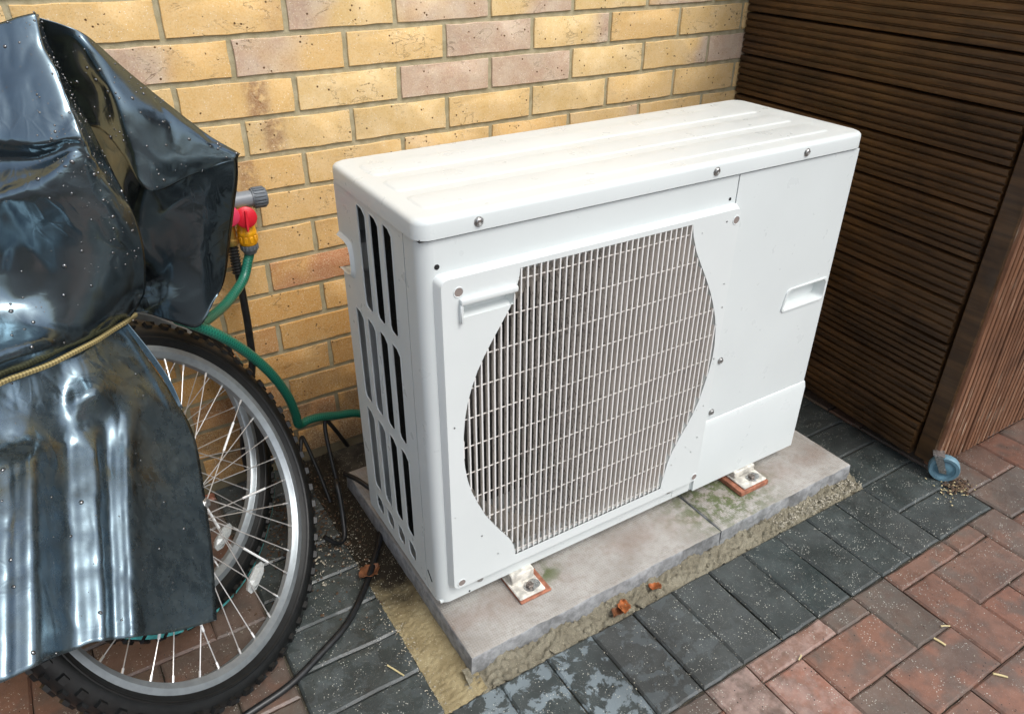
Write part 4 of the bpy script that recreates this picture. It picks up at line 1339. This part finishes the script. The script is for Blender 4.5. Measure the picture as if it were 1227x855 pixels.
COVER_S=[[(-0.493,-0.559,-0.330),(-0.423,-0.504,-0.342),(-0.369,-0.460,-0.350),(-0.351,-0.448,-0.354),(-0.335,-0.436,-0.357),(-0.321,-0.426,-0.360),(-0.308,-0.417,-0.362),(-0.297,-0.408,-0.364),(-0.286,-0.400,-0.365),(-0.272,-0.389,-0.368),(-0.260,-0.375,-0.369),(-0.247,-0.357,-0.371),(-0.233,-0.339,-0.373),(-0.220,-0.321,-0.377),(-0.208,-0.305,-0.381),(-0.195,-0.288,-0.385)],
[(-0.498,-0.573,-0.347),(-0.429,-0.521,-0.362),(-0.375,-0.478,-0.370),(-0.357,-0.467,-0.374),(-0.340,-0.455,-0.379),(-0.325,-0.444,-0.383),(-0.312,-0.434,-0.387),(-0.299,-0.425,-0.390),(-0.286,-0.421,-0.390),(-0.272,-0.417,-0.390),(-0.258,-0.406,-0.393),(-0.243,-0.386,-0.400),(-0.228,-0.364,-0.407),(-0.212,-0.344,-0.413),(-0.198,-0.328,-0.417),(-0.184,-0.309,-0.422)],
[(-0.501,-0.585,-0.359),(-0.433,-0.535,-0.375),(-0.380,-0.497,-0.386),(-0.362,-0.487,-0.391),(-0.346,-0.477,-0.396),(-0.330,-0.463,-0.404),(-0.317,-0.452,-0.409),(-0.305,-0.447,-0.412),(-0.289,-0.452,-0.410),(-0.271,-0.450,-0.409),(-0.256,-0.440,-0.414),(-0.239,-0.409,-0.430),(-0.224,-0.387,-0.440),(-0.209,-0.369,-0.448),(-0.190,-0.350,-0.456),(-0.170,-0.326,-0.466)],
[(-0.504,-0.606,-0.373),(-0.438,-0.559,-0.391),(-0.387,-0.526,-0.405),(-0.368,-0.518,-0.409),(-0.351,-0.510,-0.413),(-0.337,-0.491,-0.424),(-0.323,-0.478,-0.433),(-0.311,-0.471,-0.438),(-0.298,-0.466,-0.442),(-0.282,-0.455,-0.448),(-0.264,-0.441,-0.456),(-0.245,-0.431,-0.462),(-0.226,-0.417,-0.468),(-0.208,-0.397,-0.479),(-0.183,-0.372,-0.490),(-0.157,-0.342,-0.506)],
[(-0.504,-0.641,-0.379),(-0.439,-0.598,-0.398),(-0.390,-0.568,-0.413),(-0.372,-0.568,-0.414),(-0.354,-0.568,-0.415),(-0.342,-0.537,-0.435),(-0.331,-0.512,-0.454),(-0.319,-0.500,-0.464),(-0.303,-0.501,-0.466),(-0.285,-0.500,-0.471),(-0.274,-0.475,-0.489),(-0.257,-0.473,-0.492),(-0.240,-0.470,-0.496),(-0.221,-0.438,-0.520),(-0.187,-0.408,-0.547),(-0.143,-0.382,-0.574)],
[(-0.503,-0.675,-0.385),(-0.443,-0.642,-0.412),(-0.398,-0.621,-0.434),(-0.381,-0.623,-0.436),(-0.363,-0.625,-0.439),(-0.353,-0.597,-0.462),(-0.343,-0.575,-0.483),(-0.331,-0.564,-0.495),(-0.315,-0.567,-0.499),(-0.298,-0.568,-0.505),(-0.289,-0.547,-0.524),(-0.275,-0.548,-0.529),(-0.260,-0.549,-0.535),(-0.241,-0.521,-0.565),(-0.206,-0.490,-0.606),(-0.157,-0.462,-0.651)],
[(-0.510,-0.724,-0.413),(-0.452,-0.696,-0.442),(-0.409,-0.677,-0.465),(-0.392,-0.680,-0.467),(-0.374,-0.682,-0.471),(-0.364,-0.656,-0.496),(-0.355,-0.635,-0.517),(-0.344,-0.626,-0.530),(-0.328,-0.629,-0.535),(-0.311,-0.631,-0.541),(-0.303,-0.611,-0.561),(-0.290,-0.613,-0.566),(-0.276,-0.615,-0.572),(-0.259,-0.590,-0.603),(-0.222,-0.558,-0.651),(-0.172,-0.530,-0.705)],
[(-0.518,-0.781,-0.449),(-0.464,-0.758,-0.481),(-0.422,-0.740,-0.503),(-0.405,-0.743,-0.504),(-0.386,-0.743,-0.508),(-0.377,-0.718,-0.534),(-0.368,-0.698,-0.555),(-0.357,-0.688,-0.568),(-0.341,-0.690,-0.571),(-0.324,-0.691,-0.576),(-0.317,-0.672,-0.596),(-0.304,-0.673,-0.599),(-0.290,-0.675,-0.604),(-0.274,-0.650,-0.635),(-0.237,-0.615,-0.684),(-0.186,-0.580,-0.740)],
[(-0.531,-0.844,-0.498),(-0.476,-0.816,-0.523),(-0.435,-0.797,-0.542),(-0.418,-0.797,-0.540),(-0.398,-0.794,-0.541),(-0.389,-0.768,-0.565),(-0.380,-0.747,-0.585),(-0.367,-0.735,-0.597),(-0.350,-0.733,-0.598),(-0.334,-0.735,-0.602),(-0.328,-0.717,-0.623),(-0.315,-0.719,-0.627),(-0.302,-0.721,-0.630),(-0.286,-0.697,-0.661),(-0.250,-0.660,-0.714),(-0.197,-0.618,-0.766)],
]
COVER_E=[[(-0.199,-0.294,-0.376),(-0.181,-0.318,-0.427),(-0.164,-0.341,-0.476),(-0.153,-0.369,-0.523)],
[(-0.193,-0.299,-0.374),(-0.171,-0.323,-0.426),(-0.155,-0.347,-0.475),(-0.148,-0.369,-0.521)],
]
ROPE=[(-0.481,-0.574,-0.322),(-0.412,-0.518,-0.336),(-0.366,-0.477,-0.340),(-0.337,-0.455,-0.346),(-0.307,-0.433,-0.352),(-0.273,-0.404,-0.356),(-0.243,-0.368,-0.364),(-0.216,-0.331,-0.370),(-0.195,-0.313,-0.370),(-0.184,-0.285,-0.378),(-0.175,-0.255,-0.388)]
HOSE=[(0.062,-0.068,-0.410),(0.042,-0.085,-0.442),(-0.006,-0.140,-0.457),(-0.052,-0.210,-0.446),(-0.079,-0.250,-0.433),(-0.100,-0.265,-0.408),(-0.110,-0.270,-0.398),(-0.113,-0.272,-0.405),(-0.100,-0.270,-0.416),(-0.076,-0.262,-0.438),(-0.047,-0.252,-0.468),(-0.012,-0.232,-0.515),(0.020,-0.212,-0.567),(0.048,-0.192,-0.624),(0.072,-0.168,-0.690),(0.086,-0.146,-0.751),(0.091,-0.132,-0.789),(0.101,-0.120,-0.802),(0.122,-0.108,-0.806),(0.156,-0.092,-0.819),(0.201,-0.075,-0.841),(0.254,-0.060,-0.864),(0.321,-0.060,-0.914),(0.397,-0.080,-1.025)]


def loft(grid, nu, nv, amp, seed, flat_rows=0):
    rows = [spline(r, nu) for r in grid]
    cols = list(zip(*rows))
    cols = [spline(c, nv) for c in cols]
    return [list(r) for r in zip(*cols)]       # [row][col]
def crease(p, seed):
    q = p + Vector((seed * 3.1, seed * 1.7, seed))
    a = noise.fractal(Vector((q.x * 9, q.y * 9, q.z * 6)), 0.8, 2.0, 3)
    b = 1 - abs(noise.noise(Vector((q.x * 13, q.y * 13, q.z * 9))))
    c = 1 - abs(noise.noise(Vector((q.x * 31, q.y * 31, q.z * 20))))
    return .16 * a + .8 * b ** 8 + .30 * c ** 10
def sheet(name, grid, nu, nv, amp, seed, dusty, parent, wet=0.0, fade=0.08):
    G = loft(grid, nu, nv, amp, seed)
    nr, nc = len(G), len(G[0])
    out = []
    for i in range(nr):
        for j in range(nc):
            p = G[i][j]
            du = G[i][min(j + 1, nc - 1)] - G[i][max(j - 1, 0)]
            dv = G[min(i + 1, nr - 1)][j] - G[max(i - 1, 0)][j]
            nn = du.cross(dv)
            if nn.length > 1e-9: nn.normalize()
            e = min(1, min(i / nr, (nr - 1 - i) / nr, j / nc * 2, (nc - 1 - j) / nc) / fade)
            out.append(p + nn * (amp * crease(p, seed) * (.25 + .75 * max(0, e))))
    mb = MB()
    mb.add(out, [(i * nc + j, i * nc + j + 1, (i + 1) * nc + j + 1, (i + 1) * nc + j) for i in range(nr - 1) for j in range(nc - 1)])
    o = part(name, mb, M['cover'], parent, 180, fix=False)
    o['dusty'] = dusty
    o['wet'] = wet
    so_ = o.modifiers.new('thick', 'SOLIDIFY'); so_.thickness = 0.0007; so_.offset = 0
    return o
cover = empty('bicycle_cover', (-0.30, -0.55, ZG), 'crumpled glossy black plastic sheet beaded with rain and draped over the bicycles', 'plastic sheet')
cu_ = sheet('upper_drape', COVER_U, 9, 9, .0030, 1, 0.15, cover, 0.6)
cv_ = sheet('side_fold', COVER_V, 9, 9, .0025, 2, 0.2, cover, 0.4)
cw_ = sheet('inner_flap', COVER_W, 8, 8, .003, 3, 0.05, cover)
cs_ = sheet('lower_skirt', COVER_S, 8, 10, .0022, 4, 1.0, cover, 1.0)
ce_ = sheet('turned_hem', COVER_E, 8, 8, .0005, 5, 0.5, cover, 0.7)
# rain drops standing on the sheet
mb = MB()
def drops(o, n, r0, r1, pick):
    ba = base_of(o)
    ps = o.data.polygons; vv = o.data.vertices
    k = 0
    cand = rng.choices(range(len(ps)), weights=[f.area for f in ps], k=n * 40)
    while k < n and cand:
        f = ps[cand.pop()]
        c = f.center + ba
        nn = f.normal.copy()
        if nn.dot(cam.location - c) < 0: nn = -nn
        if not pick(c, nn): continue
        k += 1
        r = r0 + (r1 - r0) * rng.random() ** 3
        p = c + Vector((rng.uniform(-.003, .003), rng.uniform(-.003, .003), rng.uniform(-.003, .003)))
        p = p - nn * (p - c).dot(nn)
        F = axis_frame(p + nn * .0004, nn) @ Matrix.Diagonal((rng.uniform(.8, 1.3), rng.uniform(.8, 1.3), 1, 1))
        mb.lathe([(r, 0), (r * .92, r * .32), (r * .62, r * .58), (0, r * .70)], F, 9)
drops(cu_, 170, .0007, .0034, lambda c, n_: n_.z > -.2)
drops(cu_, 240, .0006, .0020, lambda c, n_: c.x > -.23 and c.z > -.25)
drops(cv_, 110, .0008, .0030, lambda c, n_: True)
drops(cs_, 80, .0007, .0030, lambda c, n_: n_.z > .05 and c.x < -.20)
tag(part('rain_drops', mb, M['drop_b'], cover, 60), kind='stuff')

mb = MB()
rp = spline(ROPE, 8); mb.tube(rp, .0042, 10)
me_o = part('rope', mb, M['rope'], None, 60, fix=False)
tube_uv(me_o.data, 10, rp)
tag(me_o, 'thin yellow-brown braided cord tied round the black sheet', 'rope')

# ================================================================== TAP, HOSES AND CABLES
tp = empty('garden_tap', (0.095, 0.0, -0.30), 'grey pipe tap on the brick wall with red levers and yellow hose connector', 'tap')
TC = Vector((0.083, -0.048, -0.303))
mb = MB()
A = axis_frame(Vector((-.02, -.046, -.292)), (1, 0, 0))
mb.lathe([(.0, 0), (.0165, 0), (.0165, .125), (0, .125)], A, 24)
part('pipe', mb, M['pvc'], tp, 40)
mb = MB()
A = axis_frame(Vector((.098, -.046, -.292)), (1, 0, 0))
for k in range(18):
    a = 2 * pi * k / 18
    mb.box(-.0022, .0022, .0185, .0212, 0, .022, .0006, M=A @ Matrix.Rotation(a, 4, 'Z'))
mb.lathe([(.0195, -.003), (.0195, .023), (.017, .026), (.0, .026)], A, 24)
part('end_cap', mb, M['pvc_d'], tp, 40)
mb = MB(); mb.box(.045, .075, -.046, -.0005, -.306, -.276, .004); part('pipe_clip', mb, M['pvc_d'], tp)
def outlet(x, z, lever_mat, body_mat, names):
    c = Vector((x, -.066, z))
    mb = MB(); mb.lathe([(0, .026), (.011, .026), (.0125, .010), (.0125, -.010), (.0, -.010)], axis_frame(c, (0, 0, 1)), 18)
    mb.lathe([(0, 0), (.0105, 0), (.0105, .022), (0, .022)], axis_frame(c + Vector((0, .022, .008)), (0, -1, 0)), 14)
    part('valve_body', mb, M[body_mat], tp, 40)
    mb = MB(); F = axis_frame(c + Vector((0, -.014, .015)), (-.1, -1, .12))
    mb.lathe([(0, 0), (.0185, 0), (.0208, .002), (.0208, .009), (.0185, .011), (0, .012)], F, 28)
    part('lever', mb, M[lever_mat], tp, 40)
    mb = MB()
    d = Vector((-.1, -1, .12)).normalized(); up = Vector((0.08, 0.1, 1)).normalized(); rt = up.cross(d).normalized(); up = d.cross(rt)
    q = c + Vector((0, -.014, .015)) + d * .011
    pr = [(-.003, .014), (.003, .014), (.004, -.012), (.0022, -.028), (-.0022, -.028), (-.004, -.012)]
    mb.ring_stack([[q + rt * a + up * b for a, b in pr], [q + rt * a * .5 + up * b * .95 + d * .007 for a, b in pr]])
    part('lever_fin', mb, M[lever_mat], tp)
    return c
c1_ = outlet(.070, -.330, 'redp', 'yel', 0)
c2_ = outlet(.038, -.322, 'pinkp', 'brass', 0)
# yellow connector and grey nut
mb = MB(); F = axis_frame(c1_ + Vector((0, 0, -.046)), (0, 0, 1))
mb.lathe([(0, 0), (.0165, 0), (.0180, .003), (.0180, .020), (.0190, .022), (.0190, .028), (.0175, .030), (.0165, .040), (.0145, .042), (0, .042)], F, 26)
for k in range(10):
    mb.box(-.0035, .0035, .0168, .0192, .005, .019, .001, M=F @ Matrix.Rotation(2 * pi * k / 10, 4, 'Z'))
part('hose_connector', mb, M['yel'], tp, 40)
mb = MB(); F = axis_frame(c1_ + Vector((0, 0, -.066)), (0, 0, 1))
mb.lathe([(0, 0), (.0125, 0), (.0150, .006), (.0168, .009), (.0168, .019), (0, .019)], F, 26)
for k in range(14):
    mb.box(-.0018, .0018, .0160, .0180, .009, .019, .0005, M=F @ Matrix.Rotation(2 * pi * k / 14, 4, 'Z'))
part('connector_nut', mb, M['pvc_d'], tp, 40)
mb = MB(); F = axis_frame(c2_ + Vector((0, 0, -.050)), (0, 0, 1))
mb.lathe([(0, 0), (.012, 0), (.0135, .003), (.0135, .012), (.0105, .014), (.0105, .040), (0, .040)], F, 20)
part('brass_tail', mb, M['brass'], tp, 40)

HR = .0098
h0 = c1_ + Vector((0, 0, -.062))
pts = [h0] + HOSE
sp_ = spline(pts, 8)
mb = MB(); mb.tube(sp_, HR, 14)
o = part('garden_hose', mb, M['hose'], None, 60, fix=False)
tube_uv(o.data, 14, sp_)
tag(o, 'green braided garden hose hanging from the yellow connector and looping over the bicycle tyre', 'hose')

mb = MB()
h1 = c2_ + Vector((0, 0, -.046))
pts = spline([h1, h1 + Vector((.001, 0, -.08)), h1 + Vector((.000, .004, -.2)), h1 + Vector((-.008, .010, -.30)), h1 + Vector((-.05, .020, -.45)), h1 + Vector((-.06, .02, -.55)), h1 + Vector((-.05, -.0, -.61))], 10)
mb.tube(pts, .0078, 12)
for k in range(9):
    p = h1 + Vector((.0, 0, -.012 - .0065 * k))
    mb.lathe([(.0085, -.0016), (.0108, 0), (.0085, .0016)], axis_frame(p, (0, 0, 1)), 14)
tag(part('black_hose', mb, M['rubber'], None, 50), 'black hose running straight down the bricks below the brass tap outlet', 'hose')

mb = MB(); mb.tube(spline([(.30, -.22, ZG + .012), (.235, -.285, ZG + .008), (.190, -.340, ZG + .012), (.150, -.400, ZG + .009), (.093, -.476, ZG + .007), (.026, -.546, ZG + .007), (-.048, -.590, ZG + .007), (-.113, -.622, ZG + .007), (-.184, -.638, ZG + .007), (-.30, -.66, ZG + .007), (-.48, -.72, ZG + .007)], 8), .0068, 10)
tag(part('drain_tube', mb, M['rubber'], None, 60), 'thin black tube curving over the black pavers beside the left slab', 'tube')
for lab, pts, r in (
    ('black cable arching up under the green hose by the wheel', [(.045, -.20, ZG), (.068, -.155, -.93), (.092, -.120, -.862), (.100, -.105, -.850), (.106, -.110, -.862), (.118, -.150, -.94), (.122, -.19, ZG)], .0045),
    ('black cable standing almost upright against the foot of the brick wall', [(.155, -.16, ZG), (.158, -.120, -.93), (.163, -.085, -.87), (.170, -.075, -.845), (.185, -.075, -.87), (.22, -.06, -.95)], .0050),
    ('black cable drooping in front of the slab corner behind the wheel', [(.060, -.33, -.955), (.085, -.335, -.982), (.105, -.325, -.984), (.118, -.290, -.955), (.125, -.262, -.915), (.128, -.24, -.90), (.140, -.20, -.93), (.15, -.16, ZG)], .0055),
    ('black cable lying across the back corner of the left slab', [(.165, -.19, -.925), (.18, -.235, -.918), (.205, -.285, -.930), (.235, -.31, -.934), (.30, -.31, -.934)], .0055)):
    mb = MB(); mb.tube(spline(pts, 8), r, 10)
    tag(part('black_cable', mb, M['rubber'], None, 60), lab, 'cable', 'black cables behind the wheel')

# ================================================================== SMALL LITTER
def leaf(x, y, z, size, yaw, mat, label, curl=.5):
    mb = MB()
    n, m = 10, 6
    vs = []
    for i in range(n + 1):
        u = i / n
        wv = sin(pi * min(1, u * .97 + .02)) ** .8 * (.36 + .06 * sin(u * 23))
        for j in range(m + 1):
            s = j / m * 2 - 1
            p = Vector(((u - .5) * size, s * wv * size, size * (curl * (s * s) * .34 + .16 * sin(u * 5 + 1) * curl + .04 * noise.noise(Vector((u * 9, s * 4, x * 50))))))
            vs.append(p)
    mb.add([(Matrix.Rotation(yaw, 3, 'Z') @ p) + Vector((x, y, z)) for p in vs], [(i * (m + 1) + j, (i + 1) * (m + 1) + j, (i + 1) * (m + 1) + j + 1, i * (m + 1) + j + 1) for i in range(n) for j in range(m)])
    o = part('dry_leaf', mb, M[mat], None, 60, origin=(x, y, z), fix=False)
    so_ = o.modifiers.new('thick', 'SOLIDIFY'); so_.thickness = .0006
    tag(o, label, 'leaf', 'dry leaves along the slabs')
leaf(.506, -.800, ZG + .010, .036, 1.0, 'leaf', 'orange curled dry leaf on the mortar strip, the left one of the front pair')
leaf(.486, -.803, ZG + .008, .030, .5, 'leaf_b', 'folded brown dry leaf touching the orange leaf on the mortar strip', .8)
leaf(.590, -.795, ZG + .012, .026, 2.2, 'leaf', 'small crumpled orange leaf on the mortar strip, right of the front pair', .9)
leaf(.112, -.450, ZG + .010, .050, .3, 'leaf_b', 'brown leaf lying by the black tube at the sand strip', .4)
def stalk(px, L, yaw, label, r=.0021):
    x, y = px
    d = Vector((cos(yaw), sin(yaw), 0)) * L / 2
    mb = MB(); c = Vector((x, y, ZG + .0032)); mb.tube([c - d, c + Vector((0, 0, .0006)), c + d], r, 6)
    tag(part('straw', mb, M['straw'], None, 60, origin=c), label, 'straw', 'straw bits on the paving')
stalk((.062, -.690), .040, radians(-65), 'pale straw bit lying on the black pavers left of the slab', .0016)
stalk((.973, -1.176), .022, radians(-80), 'straw bit on the red pavers nearest the black soldier row')
stalk((1.017, -1.160), .018, radians(-30), 'straw bit in the joint between two red pavers', .0015)
stalk((.998, -1.278), .024, radians(-50), 'straw bit at the far right bottom on the red pavers')
stalk((.716, -1.060), .014, radians(20), 'tiny straw bit at the joint below the cut pink paver', .0015)

# the sheet hides the tops of both bicycles; nothing else stands in the frame
